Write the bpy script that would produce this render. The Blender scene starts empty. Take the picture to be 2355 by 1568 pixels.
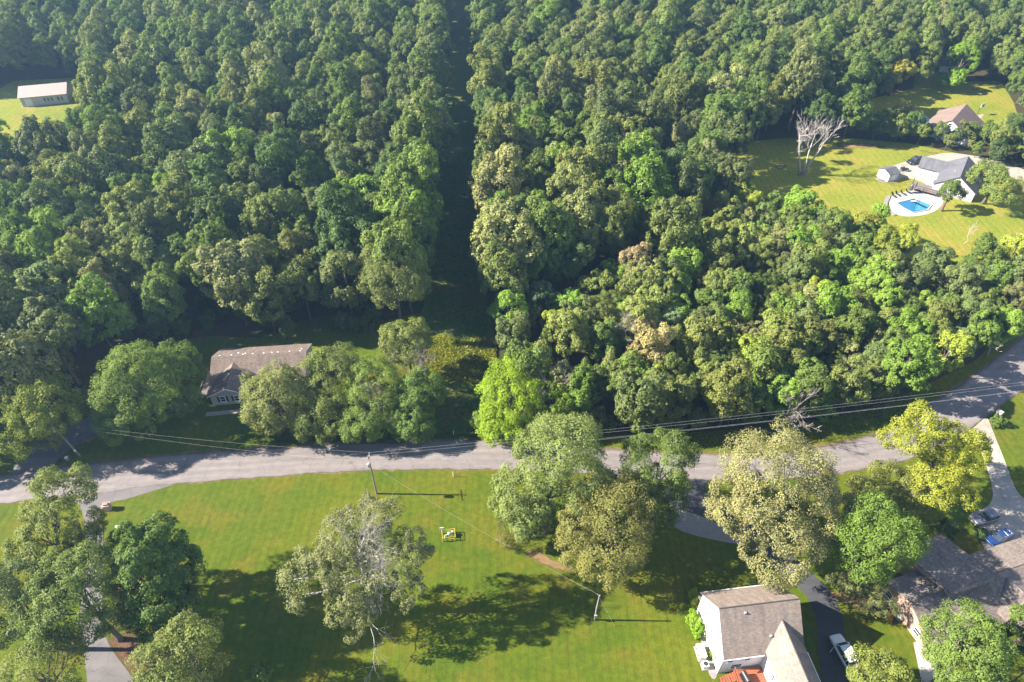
import bpy, math, random
import numpy as np
from mathutils import Vector, Matrix
R_ = math.radians
SC = bpy.context.scene
COL = SC.collection

# ---------------------------------------------------------------- camera
CAM_H, DEP, F = 100.0, R_(42.5), 2354 * 24 / 36
cam = bpy.data.cameras.new('camera'); cam.lens = 24; cam.sensor_width = 36
cam.clip_start = 1; cam.clip_end = 6000
camo = bpy.data.objects.new('camera', cam); COL.objects.link(camo)
camo.location = (0, 0, CAM_H); camo.rotation_euler = (R_(90) - DEP, 0, 0)
SC.camera = camo

# ---------------------------------------------------------------- sky, sun, exposure
SUN_EL = R_(34)
W = bpy.data.worlds.new('World'); SC.world = W; W.use_nodes = True
nt = W.node_tree; bg = nt.nodes['Background']
sky = nt.nodes.new('ShaderNodeTexSky'); sky.sky_type = 'NISHITA'; sky.sun_disc = False
sky.sun_elevation = SUN_EL; sky.sun_rotation = R_(90 + 180 * 0)
sky.dust_density = 0.7; sky.ozone_density = 3.0
nt.links.new(sky.outputs[0], bg.inputs[0]); bg.inputs[1].default_value = 0.06
sl = bpy.data.lights.new('sun', 'SUN'); sl.energy = 5.0; sl.angle = R_(0.53); sl.color = (1, .925, .81)
so = bpy.data.objects.new('sun', sl); COL.objects.link(so)
so.rotation_euler = Vector((math.cos(SUN_EL), -0.015, -math.sin(SUN_EL))).to_track_quat('-Z', 'Y').to_euler()
so.location = (-150, 0, 120)
SC.view_settings.view_transform = 'Standard'; SC.view_settings.look = 'None'
SC.view_settings.exposure = 2.1; SC.view_settings.gamma = 1.0
SC.view_settings.use_curve_mapping = False
SC.render.engine = 'CYCLES'
SC.cycles.max_bounces = 6; SC.cycles.diffuse_bounces = 3; SC.cycles.glossy_bounces = 2
SC.cycles.transmission_bounces = 4; SC.cycles.transparent_max_bounces = 4; SC.cycles.volume_bounces = 0
SC.cycles.use_denoising = True

# ---------------------------------------------------------------- helpers: pixel -> place
sD, cD = math.sin(DEP), math.cos(DEP)
def G(x, y, z=0.0):
    """point at height z seen at photo position (x, y) of a 2354 x 1568 view"""
    v = (y - 784) / F; u = (x - 1177) / F
    dz = -(sD + v * cD); dy = cD - v * sD
    t = (z - CAM_H) / dz
    return Vector((u * t, dy * t, z))
def depth(p): return p[1] * cD + (CAM_H - p[2]) * sD
def PX(X, Y, Z=0.0):
    d = Y * cD + (CAM_H - Z) * sD
    return 1177 + F * X / d, 784 + F * ((CAM_H - Z) * cD - Y * sD) / d
def mpp(p): return depth(p) / F                       # metres for one photo pixel there

# ---------------------------------------------------------------- helpers: objects
def tag(o, label=None, cat=None, group=None, kind=None):
    if label: o['label'] = label
    if cat: o['category'] = cat
    if group: o['group'] = group
    if kind: o['kind'] = kind
    return o
def empty(name, loc=(0, 0, 0), rz=0.0, label=None, cat=None, group=None):
    o = bpy.data.objects.new(name, None); COL.objects.link(o)
    o.location = loc; o.rotation_euler = (0, 0, rz); o.empty_display_size = .3
    return tag(o, label, cat, group)
class MB:
    def __init__(s): s.v = []; s.f = []; s.m = []
    def add(s, vs, fs, mi=0):
        b = len(s.v); s.v += [tuple(p) for p in vs]
        s.f += [tuple(b + i for i in f) for f in fs]; s.m += [mi] * len(fs); return s
    def box(s, x0, x1, y0, y1, z0, z1, mi=0):
        vs = [(x, y, z) for z in (z0, z1) for y in (y0, y1) for x in (x0, x1)]
        return s.add(vs, [(0, 2, 3, 1), (4, 5, 7, 6), (0, 1, 5, 4), (2, 6, 7, 3), (0, 4, 6, 2), (1, 3, 7, 5)], mi)
    def prism(s, pts, z0, z1, mi=0):
        n = len(pts)
        a = sum(pts[i][0] * pts[(i + 1) % n][1] - pts[(i + 1) % n][0] * pts[i][1] for i in range(n))
        if a < 0: pts = pts[::-1]
        vs = [(p[0], p[1], z0) for p in pts] + [(p[0], p[1], z1) for p in pts]
        fs = [tuple(range(n - 1, -1, -1)), tuple(range(n, 2 * n))]
        fs += [(i, (i + 1) % n, n + (i + 1) % n, n + i) for i in range(n)]
        return s.add(vs, fs, mi)
    def slab(s, quad, th, mi=0):
        """a plate whose top face is quad (3d points), thickened straight down"""
        n = len(quad)
        vs = [tuple(p) for p in quad] + [(p[0], p[1], p[2] - th) for p in quad]
        fs = [tuple(range(n)), tuple(range(2 * n - 1, n - 1, -1))]
        fs += [(i, n + i, n + (i + 1) % n, (i + 1) % n) for i in range(n)]
        return s.add(vs, fs, mi)
    def tube(s, pts, rad, seg=6, mi=0, cap=True):
        pts = [Vector(p) for p in pts]; n = len(pts)
        if not hasattr(rad, '__len__'): rad = [rad] * n
        vs = []; ref = None
        for i, p in enumerate(pts):
            d = (pts[min(i + 1, n - 1)] - pts[max(i - 1, 0)]).normalized()
            if ref is None:
                ref = Vector((1, 0, 0)) if abs(d.x) < .8 else Vector((0, 1, 0))
            a = (ref - d * ref.dot(d)).normalized(); b = d.cross(a); ref = a
            for k in range(seg):
                t = 2 * math.pi * k / seg
                vs.append(p + a * (math.cos(t) * rad[i]) + b * (math.sin(t) * rad[i]))
        fs = [(i * seg + k, i * seg + (k + 1) % seg, (i + 1) * seg + (k + 1) % seg, (i + 1) * seg + k)
              for i in range(n - 1) for k in range(seg)]
        if cap:
            fs.append(tuple(range(seg - 1, -1, -1))); fs.append(tuple((n - 1) * seg + k for k in range(seg)))
        return s.add(vs, fs, mi)
    def mesh(s, name, mats, smooth=False):
        me = bpy.data.meshes.new(name); me.from_pydata(s.v, [], s.f)
        for m in (mats if isinstance(mats, (list, tuple)) else [mats]): me.materials.append(m)
        if any(s.m): me.polygons.foreach_set('material_index', s.m)
        if smooth: me.polygons.foreach_set('use_smooth', [True] * len(me.polygons))
        me.update(); return me
    def build(s, name, mats, parent=None, loc=None, rz=None, smooth=False, bevel=0.0):
        o = bpy.data.objects.new(name, s.mesh(name, mats, smooth)); COL.objects.link(o)
        if parent: o.parent = parent
        if loc is not None: o.location = loc
        if rz is not None: o.rotation_euler = (0, 0, rz)
        if bevel:
            b = o.modifiers.new('bevel', 'BEVEL'); b.width = bevel; b.segments = 2; b.limit_method = 'ANGLE'
        return o
def link(name, me, parent=None, loc=(0, 0, 0)):
    o = bpy.data.objects.new(name, me); COL.objects.link(o); o.parent = parent; o.location = loc; return o

# ---------------------------------------------------------------- materials
def node(t, typ, **kw):
    n = t.nodes.new(typ)
    for k, v in kw.items():
        if k in n.inputs.keys(): n.inputs[k].default_value = v
        else: setattr(n, k, v)
    return n
def newmat(name):
    m = bpy.data.materials.new(name); m.use_nodes = True
    t = m.node_tree; return m, t, t.nodes['Principled BSDF']
def c4(c, k=1.0): return (c[0] * k, c[1] * k, c[2] * k, 1)
def ramp(t, stops):
    r = t.nodes.new('ShaderNodeValToRGB'); e = r.color_ramp.elements
    while len(e) < len(stops): e.new(.5)
    for el, (p, c) in zip(e, stops): el.position = p; el.color = c4(c)
    return r
def mk(name, c, rough=.8, spec=.25, var=.12, scale=3., bump=0., bscale=20., metal=0., c2=None, stretch=(1, 1, 1)):
    """plain surface with noise in its colour and a fine relief"""
    m, t, p = newmat(name)
    tc = node(t, 'ShaderNodeTexCoord'); mp = node(t, 'ShaderNodeMapping'); mp.inputs['Scale'].default_value = stretch
    t.links.new(tc.outputs['Object'], mp.inputs[0])
    n = node(t, 'ShaderNodeTexNoise', Scale=scale, Detail=6.0, Roughness=.65)
    t.links.new(mp.outputs[0], n.inputs['Vector'])
    r = ramp(t, [(.3, [k * (1 - var) for k in c] if c2 is None else c2), (.7, [k * (1 + var) for k in c])])
    t.links.new(n.outputs['Fac'], r.inputs[0]); t.links.new(r.outputs[0], p.inputs['Base Color'])
    p.inputs['Roughness'].default_value = rough; p.inputs['Metallic'].default_value = metal
    p.inputs['Specular IOR Level'].default_value = spec
    if bump:
        n2 = node(t, 'ShaderNodeTexNoise', Scale=bscale, Detail=3.0)
        t.links.new(mp.outputs[0], n2.inputs['Vector'])
        b = node(t, 'ShaderNodeBump', Strength=bump, Distance=.1)
        t.links.new(n2.outputs['Fac'], b.inputs['Height']); t.links.new(b.outputs[0], p.inputs['Normal'])
    return m
M = {}
def ground_mat(name, greens, dry, dirt, dirt_at, stripes=0.0, bump=.6, fine=9.0):
    m, t, p = newmat(name); L = t.links.new
    tc = node(t, 'ShaderNodeTexCoord')
    def noise(sc, det=4.0, off=0.0):
        mp = node(t, 'ShaderNodeMapping'); mp.inputs['Location'].default_value = (off, off * .7, 0)
        L(tc.outputs['Object'], mp.inputs[0])
        n = node(t, 'ShaderNodeTexNoise', Scale=sc, Detail=det, Roughness=.6); L(mp.outputs[0], n.inputs['Vector']); return n
    r = ramp(t, [(.32, greens[0]), (.5, greens[1]), (.68, greens[2])]); n0 = noise(.055); L(n0.outputs['Fac'], r.inputs[0])
    n1 = noise(.13, 6, 31); r1 = ramp(t, [(.48, (0, 0, 0)), (.72, (1, 1, 1))]); L(n1.outputs['Fac'], r1.inputs[0])
    mx = node(t, 'ShaderNodeMixRGB'); mx.inputs[2].default_value = c4(dry); L(r1.outputs[0], mx.inputs[0]); L(r.outputs[0], mx.inputs[1])
    n2 = noise(.21, 8, 77); r2 = ramp(t, [(dirt_at, (0, 0, 0)), (dirt_at + .07, (1, 1, 1))]); L(n2.outputs['Fac'], r2.inputs[0])
    mx2 = node(t, 'ShaderNodeMixRGB'); mx2.inputs[2].default_value = c4(dirt); L(r2.outputs[0], mx2.inputs[0]); L(mx.outputs[0], mx2.inputs[1])
    # tufts: fine light and dark blades
    n3 = noise(fine, 5, 5); r3 = ramp(t, [(.3, (.62, .62, .62)), (.7, (1.3, 1.3, 1.25))]); L(n3.outputs['Fac'], r3.inputs[0])
    mu = node(t, 'ShaderNodeMixRGB', blend_type='MULTIPLY'); mu.inputs[0].default_value = 1; L(mx2.outputs[0], mu.inputs[1]); L(r3.outputs[0], mu.inputs[2])
    n4 = noise(1.1, 5, 15); r4 = ramp(t, [(.33, (.80, .82, .8)), (.67, (1.17, 1.15, 1.1))]); L(n4.outputs['Fac'], r4.inputs[0])
    mu2 = node(t, 'ShaderNodeMixRGB', blend_type='MULTIPLY'); mu2.inputs[0].default_value = 1; L(mu.outputs[0], mu2.inputs[1]); L(r4.outputs[0], mu2.inputs[2])
    out = mu2
    if stripes:
        wv = node(t, 'ShaderNodeTexWave', Scale=.16, Distortion=1.2, Detail=2.0); wv.inputs['Detail Scale'].default_value = .4
        L(tc.outputs['Object'], wv.inputs['Vector'])
        r5 = ramp(t, [(.2, (1 - stripes,) * 3), (.8, (1 + stripes,) * 3)]); L(wv.outputs['Fac'], r5.inputs[0])
        w2 = node(t, 'ShaderNodeTexWave', Scale=.27, Distortion=.5, Detail=2.0); L(tc.outputs['Object'], w2.inputs['Vector'])
        r6 = ramp(t, [(.0, (.86, .87, .85)), (.12, (1, 1, 1)), (1, (1.03, 1.03, 1.02))]); L(w2.outputs['Fac'], r6.inputs[0])
        m6 = node(t, 'ShaderNodeMixRGB', blend_type='MULTIPLY'); m6.inputs[0].default_value = .8; L(out.outputs[0], m6.inputs[1]); L(r6.outputs[0], m6.inputs[2]); out = m6
        mu3 = node(t, 'ShaderNodeMixRGB', blend_type='MULTIPLY'); mu3.inputs[0].default_value = 1
        L(out.outputs[0], mu3.inputs[1]); L(r5.outputs[0], mu3.inputs[2]); out = mu3
    L(out.outputs[0], p.inputs['Base Color']); p.inputs['Roughness'].default_value = .9; p.inputs['Specular IOR Level'].default_value = .1
    b = node(t, 'ShaderNodeBump', Strength=bump, Distance=.25); L(n3.outputs['Fac'], b.inputs['Height']); L(b.outputs[0], p.inputs['Normal'])
    return m
M['lawn'] = ground_mat('lawn_grass', [(.050, .088, .005), (.076, .105, .006), (.104, .116, .007)], (.124, .108, .011), (.16, .095, .04), .68, .03)
M['floor'] = ground_mat('forest_litter', [(.035, .045, .014), (.05, .05, .02), (.06, .045, .024)], (.07, .05, .028), (.10, .06, .03), .62)
M['rough'] = ground_mat('rough_grass', [(.055, .11, .016), (.075, .125, .02), (.10, .13, .024)], (.13, .11, .035), (.14, .10, .05), .74, bump=1.0, fine=4.0)
M['bare'] = ground_mat('bare_earth', [(.16, .105, .05), (.2, .13, .065), (.13, .11, .035)], (.26, .17, .085), (.3, .2, .11), .6)

M['shoulder'] = ground_mat('grassy_shoulder', [(.07, .085, .012), (.10, .095, .02), (.12, .10, .03)], (.15, .12, .05), (.17, .13, .07), .56, bump=.8, fine=5.0)
def patchmat(name, src):
    """worn ground that thins out towards its rim"""
    m = src.copy(); m.name = name; t = m.node_tree; L = t.links.new; out = t.nodes['Material Output']; p = t.nodes['Principled BSDF']
    at = node(t, 'ShaderNodeAttribute', attribute_name='fade'); tc = node(t, 'ShaderNodeTexCoord')
    n = node(t, 'ShaderNodeTexNoise', Scale=.9, Detail=7.0, Roughness=.7); L(tc.outputs['Object'], n.inputs['Vector'])
    ma = node(t, 'ShaderNodeMath', operation='MULTIPLY_ADD'); ma.inputs[1].default_value = 1.5; L(n.outputs['Fac'], ma.inputs[0]); L(at.outputs['Fac'], ma.inputs[2])
    r = ramp(t, [(.0, (0, 0, 0)), (1.0, (1, 1, 1))]); sb = node(t, 'ShaderNodeMath', operation='SUBTRACT'); sb.inputs[1].default_value = .85; L(ma.outputs[0], sb.inputs[0])
    ml = node(t, 'ShaderNodeMath', operation='MULTIPLY'); ml.inputs[1].default_value = 2.2; L(sb.outputs[0], ml.inputs[0]); L(ml.outputs[0], r.inputs[0])
    tr = node(t, 'ShaderNodeBsdfTransparent'); mx = node(t, 'ShaderNodeMixShader'); L(r.outputs[0], mx.inputs[0]); L(tr.outputs[0], mx.inputs[1]); L(p.outputs[0], mx.inputs[2]); L(mx.outputs[0], out.inputs['Surface'])
    return m

def asphalt(name, c, crack=.25, tracks=False):
    m, t, p = newmat(name); L = t.links.new
    tc = node(t, 'ShaderNodeTexCoord')
    n = node(t, 'ShaderNodeTexNoise', Scale=.5, Detail=8.0, Roughness=.6); L(tc.outputs['Object'], n.inputs['Vector'])
    r = ramp(t, [(.3, [k * .86 for k in c]), (.7, [k * 1.1 for k in c])]); L(n.outputs['Fac'], r.inputs[0])
    mp = node(t, 'ShaderNodeMapping'); mp.inputs['Scale'].default_value = (.03, .9, 1); L(tc.outputs['Object'], mp.inputs[0])
    n2 = node(t, 'ShaderNodeTexNoise', Scale=1.0, Detail=3.0); L(mp.outputs[0], n2.inputs['Vector'])
    r2 = ramp(t, [(.35, (.9, .9, .9)), (.65, (1.08, 1.08, 1.08))]); L(n2.outputs['Fac'], r2.inputs[0])
    mu = node(t, 'ShaderNodeMixRGB', blend_type='MULTIPLY'); mu.inputs[0].default_value = 1; L(r.outputs[0], mu.inputs[1]); L(r2.outputs[0], mu.inputs[2])
    vo = node(t, 'ShaderNodeTexVoronoi', feature='DISTANCE_TO_EDGE', Scale=.22)
    n5 = node(t, 'ShaderNodeTexNoise', Scale=1.2, Detail=4.0); L(tc.outputs['Object'], n5.inputs['Vector'])
    ad = node(t, 'ShaderNodeMixRGB', blend_type='ADD'); ad.inputs[0].default_value = .9; L(tc.outputs['Object'], ad.inputs[1]); L(n5.outputs['Color'], ad.inputs[2])
    L(ad.outputs[0], vo.inputs['Vector'])
    r3 = ramp(t, [(.0, (1 - crack,) * 3), (.012, (1, 1, 1))]); L(vo.outputs['Distance'], r3.inputs[0])
    mu2 = node(t, 'ShaderNodeMixRGB', blend_type='MULTIPLY'); mu2.inputs[0].default_value = 1; L(mu.outputs[0], mu2.inputs[1]); L(r3.outputs[0], mu2.inputs[2])
    if tracks:      # wheel tracks and dirty edges follow the road
        sx = node(t, 'ShaderNodeSeparateXYZ'); L(tc.outputs['UV'], sx.inputs[0])
        n9 = node(t, 'ShaderNodeTexNoise', Scale=.35, Detail=5.0); L(tc.outputs['Object'], n9.inputs['Vector'])
        ma = node(t, 'ShaderNodeMath', operation='MULTIPLY_ADD'); ma.inputs[1].default_value = .12; L(n9.outputs['Fac'], ma.inputs[0]); L(sx.outputs['Y'], ma.inputs[2])
        rt = ramp(t, [(.04, (.66, .60, .52)), (.11, (.98, .98, .98)), (.25, (1.09, 1.08, 1.08)), (.36, (.95, .95, .95)), (.46, (1.08, 1.08, 1.08)), (.56, (.9, .9, .9)), (.67, (1.09, 1.08, 1.08)), (.8, (.95, .95, .95)), (.9, (1.06, 1.06, 1.06)), (1.0, (.86, .83, .78)), (1.04, (.62, .56, .48))][:11])
        L(ma.outputs[0], rt.inputs[0]); m9 = node(t, 'ShaderNodeMixRGB', blend_type='MULTIPLY'); m9.inputs[0].default_value = 1
        L(mu2.outputs[0], m9.inputs[1]); L(rt.outputs[0], m9.inputs[2]); mu2 = m9
    L(mu2.outputs[0], p.inputs['Base Color']); p.inputs['Roughness'].default_value = .85; p.inputs['Specular IOR Level'].default_value = .2
    n4 = node(t, 'ShaderNodeTexNoise', Scale=30.0); L(tc.outputs['Object'], n4.inputs['Vector'])
    b = node(t, 'ShaderNodeBump', Strength=.25, Distance=.02); L(n4.outputs['Fac'], b.inputs['Height']); L(b.outputs[0], p.inputs['Normal'])
    return m
M['road'] = asphalt('chip_seal_road', (.172, .151, .144), .35, True)
M['drive_dark'] = asphalt('black_asphalt', (.055, .055, .06))
M['drive_grey'] = asphalt('worn_asphalt', (.13, .118, .115))
M['concrete'] = asphalt('concrete_drive', (.30, .262, .22), .35)
M['patio'] = mk('patio_concrete', (.38, .34, .30), .8, var=.08, scale=1.2)
M['gravel'] = mk('gravel', (.22, .20, .185), .9, var=.35, scale=7, bump=1.0, bscale=9)
M['mulch'] = mk('mulch', (.10, .055, .03), .95, var=.3, scale=6, bump=.8, bscale=8)
def shingle(name, c, var=.28):
    m, t, p = newmat(name); L = t.links.new
    tc = node(t, 'ShaderNodeTexCoord')
    br = node(t, 'ShaderNodeTexBrick', Scale=1.0); br.inputs['Brick Width'].default_value = .36; br.inputs['Row Height'].default_value = .13
    br.inputs['Mortar Size'].default_value = .008; br.inputs['Color1'].default_value = c4(c, 1 - var); br.inputs['Color2'].default_value = c4(c, 1 + var)
    br.inputs['Mortar'].default_value = c4(c, .55)
    L(tc.outputs['UV'], br.inputs['Vector'])
    n = node(t, 'ShaderNodeTexNoise', Scale=.9, Detail=5.0); mp = node(t, 'ShaderNodeMapping'); mp.inputs['Scale'].default_value = (1.4, .25, 1)
    L(tc.outputs['UV'], mp.inputs[0]); L(mp.outputs[0], n.inputs['Vector'])
    r = ramp(t, [(.35, (.82, .82, .84)), (.65, (1.12, 1.1, 1.06))]); L(n.outputs['Fac'], r.inputs[0])
    mu = node(t, 'ShaderNodeMixRGB', blend_type='MULTIPLY'); mu.inputs[0].default_value = 1; L(br.outputs['Color'], mu.inputs[1]); L(r.outputs[0], mu.inputs[2])
    L(mu.outputs[0], p.inputs['Base Color']); p.inputs['Roughness'].default_value = .92; p.inputs['Specular IOR Level'].default_value = .15
    b = node(t, 'ShaderNodeBump', Strength=.5, Distance=.03); L(br.outputs['Fac'], b.inputs['Height']); b.invert = True; L(b.outputs[0], p.inputs['Normal'])
    return m
M['sh_tan'] = shingle('tan_shingle', (.235, .19, .162), .2)
M['sh_brown'] = shingle('brown_shingle', (.175, .145, .13))
M['sh_ranch'] = shingle('weathered_shingle', (.165, .13, .11))
M['sh_grey'] = shingle('grey_shingle', (.12, .12, .135), .15)
M['sh_rose'] = shingle('rose_brown_shingle', (.20, .145, .125), .15)
def siding(name, c, step=.14, rough=.55):
    m, t, p = newmat(name); L = t.links.new
    tc = node(t, 'ShaderNodeTexCoord'); sx = node(t, 'ShaderNodeSeparateXYZ'); L(tc.outputs['Object'], sx.inputs[0])
    mm = node(t, 'ShaderNodeMath', operation='MODULO'); mm.inputs[1].default_value = step; L(sx.outputs['Z'], mm.inputs[0])
    n = node(t, 'ShaderNodeTexNoise', Scale=1.5, Detail=5.0); L(tc.outputs['Object'], n.inputs['Vector'])
    r = ramp(t, [(.3, [k * .92 for k in c]), (.7, c)]); L(n.outputs['Fac'], r.inputs[0]); L(r.outputs[0], p.inputs['Base Color'])
    b = node(t, 'ShaderNodeBump', Strength=.6, Distance=.15); b.invert = True; L(mm.outputs[0], b.inputs['Height']); L(b.outputs[0], p.inputs['Normal'])
    p.inputs['Roughness'].default_value = rough; return m
M['white_siding'] = siding('white_siding', (.62, .61, .60))
M['tan_siding'] = siding('tan_siding', (.34, .29, .24))
M['grey_siding'] = siding('grey_siding', (.45, .45, .46))
def brickmat(name, a, b_):
    m, t, p = newmat(name); L = t.links.new
    tc = node(t, 'ShaderNodeTexCoord'); br = node(t, 'ShaderNodeTexBrick', Scale=1.0)
    br.inputs['Brick Width'].default_value = .22; br.inputs['Row Height'].default_value = .075; br.inputs['Mortar Size'].default_value = .01
    br.inputs['Color1'].default_value = c4(a); br.inputs['Color2'].default_value = c4(b_); br.inputs['Mortar'].default_value = (.4, .37, .34, 1)
    mp = node(t, 'ShaderNodeMapping'); mp.inputs['Rotation'].default_value = (R_(90), 0, 0)
    L(tc.outputs['Object'], mp.inputs[0]); L(mp.outputs[0], br.inputs['Vector']); L(br.outputs['Color'], p.inputs['Base Color'])
    p.inputs['Roughness'].default_value = .9; return m
M['brick'] = brickmat('brown_brick', (.24, .13, .09), (.33, .20, .14))
M['brick_pale'] = brickmat('pale_brick', (.30, .25, .21), (.38, .31, .25))
M['trim'] = mk('white_trim', (.76, .75, .73), .5, var=.04)
M['gutter'] = mk('gutter_metal', (.62, .61, .6), .4, .5, var=.05)
M['shutter'] = mk('dark_shutter', (.03, .03, .035), .6)
M['door'] = mk('painted_door', (.22, .07, .05), .5)
m, t, p = newmat('window_glass'); p.inputs['Base Color'].default_value = (.03, .04, .05, 1); p.inputs['Roughness'].default_value = .06; p.inputs['Specular IOR Level'].default_value = .8; M['glass'] = m
M['deck'] = mk('red_stained_deck', (.27, .085, .045), .7, var=.2, scale=2, stretch=(1, 8, 1), bump=.3)
M['deck_old'] = mk('weathered_boards', (.16, .135, .12), .85, var=.25, scale=2, stretch=(8, 1, 1), bump=.4)
M['terracotta'] = mk('red_paving', (.43, .22, .12), .85, var=.15, scale=4)
M['metal_roof'] = mk('pale_metal_roof', (.34, .265, .235), .45, .5, var=.10, scale=1.2, stretch=(6, .4, 1))
M['barn_wall'] = siding('barn_sheet', (.42, .40, .37), .3)
M['galv'] = mk('galvanised', (.46, .46, .45), .4, .5, metal=.5)
M['black'] = mk('black_metal', (.018, .018, .02), .45, .5)
M['rubber'] = mk('rubber', (.022, .022, .023), .8)
M['wood_pole'] = mk('pole_timber', (.24, .20, .165), .9, var=.25, scale=4, stretch=(6, 6, .5), bump=.5)
M['bark'] = mk('bark', (.13, .105, .08), .95, var=.35, scale=3, stretch=(3, 3, .6), bump=.8, bscale=10)
M['bark_pale'] = mk('dead_wood', (.40, .36, .33), .9, var=.2, scale=2, stretch=(3, 3, .6), bump=.4)
M['bark_grey'] = mk('grey_bark', (.24, .21, .19), .9, var=.25, scale=2, stretch=(3, 3, .6), bump=.4)
M['twig'] = mk('dead_twigs', (.25, .195, .165), .9)
M['yellow'] = mk('yellow_paint', (.40, .30, .04), .6, .3)
M['white_metal'] = mk('white_enamel', (.7, .7, .68), .4, .5)
M['orange'] = mk('orange_timber', (.5, .2, .06), .7)
M['blue_tarp'] = mk('blue_vinyl', (.45, .55, .62), .5)
M['wire'] = mk('aluminium_wire', (.42, .42, .42), .5, .3)
m, t, p = newmat('pool_water'); p.inputs['Base Color'].default_value = (.018, .12, .23, 1); p.inputs['Roughness'].default_value = .08
n = node(t, 'ShaderNodeTexNoise', Scale=2.0); b = node(t, 'ShaderNodeBump', Strength=.15); t.links.new(n.outputs[0], b.inputs['Height']); t.links.new(b.outputs[0], p.inputs['Normal']); M['water'] = m
m, t, p = newmat('pool_water_shallow'); p.inputs['Base Color'].default_value = (.05, .22, .33, 1); p.inputs['Roughness'].default_value = .08; M['water2'] = m
def paint(name, c, metal=.0):
    m, t, p = newmat(name); p.inputs['Base Color'].default_value = c4(c); p.inputs['Metallic'].default_value = metal
    p.inputs['Roughness'].default_value = .32; p.inputs['Coat Weight'].default_value = .6; p.inputs['Coat Roughness'].default_value = .08; return m
M['car_white'] = paint('white_paint', (.72, .72, .72)); M['car_grey'] = paint('charcoal_paint', (.10, .10, .115), .4)
M['car_blue'] = paint('blue_paint', (.012, .04, .14), .3); M['car_black'] = paint('black_paint', (.012, .012, .016))
M['rim'] = mk('alloy_rim', (.45, .45, .46), .3, .5, metal=.8)
m, t, p = newmat('lamp_lens'); p.inputs['Base Color'].default_value = (.7, .7, .7, 1); p.inputs['Roughness'].default_value = .1; M['lens'] = m
m, t, p = newmat('tail_lens'); p.inputs['Base Color'].default_value = (.4, .02, .02, 1); p.inputs['Roughness'].default_value = .15; M['tail'] = m

def leafmat(name, source='object', stops=None, transl=.34, gloss=.012, spread=1.0):
    m = bpy.data.materials.new(name); m.use_nodes = True; t = m.node_tree; L = t.links.new
    t.nodes.remove(t.nodes['Principled BSDF']); out = t.nodes['Material Output']
    oi = node(t, 'ShaderNodeObjectInfo')
    if source == 'object': base = oi.outputs['Color']
    else:
        rp = ramp(t, stops); rp.color_ramp.interpolation = 'LINEAR'; L(oi.outputs['Random'], rp.inputs[0]); base = rp.outputs[0]
    at = node(t, 'ShaderNodeAttribute', attribute_name='tone')
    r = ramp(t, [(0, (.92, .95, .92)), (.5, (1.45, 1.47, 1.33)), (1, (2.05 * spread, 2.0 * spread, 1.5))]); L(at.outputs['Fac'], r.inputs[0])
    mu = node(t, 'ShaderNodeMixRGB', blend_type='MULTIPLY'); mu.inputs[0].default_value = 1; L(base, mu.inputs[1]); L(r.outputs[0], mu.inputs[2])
    d = node(t, 'ShaderNodeBsdfDiffuse'); L(mu.outputs[0], d.inputs[0])
    tr = node(t, 'ShaderNodeBsdfTranslucent'); mu2 = node(t, 'ShaderNodeMixRGB', blend_type='MULTIPLY'); mu2.inputs[0].default_value = 1
    mu2.inputs[2].default_value = (1.25, 1.35, .55, 1); L(mu.outputs[0], mu2.inputs[1]); L(mu2.outputs[0], tr.inputs[0])
    mx = node(t, 'ShaderNodeMixShader'); mx.inputs[0].default_value = transl; L(d.outputs[0], mx.inputs[1]); L(tr.outputs[0], mx.inputs[2])
    gl = node(t, 'ShaderNodeBsdfGlossy'); gl.inputs['Roughness'].default_value = .55; gl.inputs[0].default_value = (.9, .95, .9, 1)
    mx2 = node(t, 'ShaderNodeMixShader'); mx2.inputs[0].default_value = gloss; L(mx.outputs[0], mx2.inputs[1]); L(gl.outputs[0], mx2.inputs[2])
    L(mx2.outputs[0], out.inputs[0]); return m
M['leaf'] = leafmat('leaves')
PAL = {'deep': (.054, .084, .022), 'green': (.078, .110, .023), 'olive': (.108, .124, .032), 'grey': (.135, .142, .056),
       'fresh': (.100, .152, .022), 'yellow': (.150, .170, .024), 'gold': (.30, .26, .018), 'tan': (.185, .160, .072), 'dull': (.080, .100, .034),
       'rust': (.15, .12, .065), 'blue': (.10, .130, .065)}
M['leaf_far'] = leafmat('leaves_far', 'random', [(0, PAL['deep']), (.2, PAL['green']), (.4, PAL['dull']), (.55, PAL['olive']), (.7, PAL['green']), (.82, PAL['grey']), (.93, PAL['fresh']), (1, PAL['grey'])])

# ---------------------------------------------------------------- tree makers
def unit(n, rng):
    v = rng.normal(size=(n, 3)); return v / np.linalg.norm(v, axis=1)[:, None]
def nrm(v): return v / (np.linalg.norm(v, axis=-1, keepdims=True) + 1e-9)
def leaf_mesh(name, pos, nor, size, tone, rng, mat, aspect=.6):
    """each leaf spray is a small diamond standing at pos, facing nor"""
    n = len(pos); a = nrm(np.cross(nor, unit(n, rng))); b = np.cross(nor, a)
    L = (size * rng.uniform(.65, 1.35, n))[:, None] * .5; Wd = L * aspect
    V = np.empty((n, 4, 3), np.float32)
    V[:, 0] = pos - a * L; V[:, 1] = pos + b * Wd + nor * (L * .25); V[:, 2] = pos + a * L; V[:, 3] = pos - b * Wd + nor * (L * .25)
    me = bpy.data.meshes.new(name)
    me.vertices.add(n * 4); me.vertices.foreach_set('co', V.ravel())
    me.loops.add(n * 4); me.loops.foreach_set('vertex_index', np.arange(n * 4, dtype=np.int32))
    me.polygons.add(n); me.polygons.foreach_set('loop_start', np.arange(0, n * 4, 4, dtype=np.int32))
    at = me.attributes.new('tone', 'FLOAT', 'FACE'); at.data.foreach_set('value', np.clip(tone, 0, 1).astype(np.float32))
    me.materials.append(mat); me.update(calc_edges=True); return me
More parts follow.
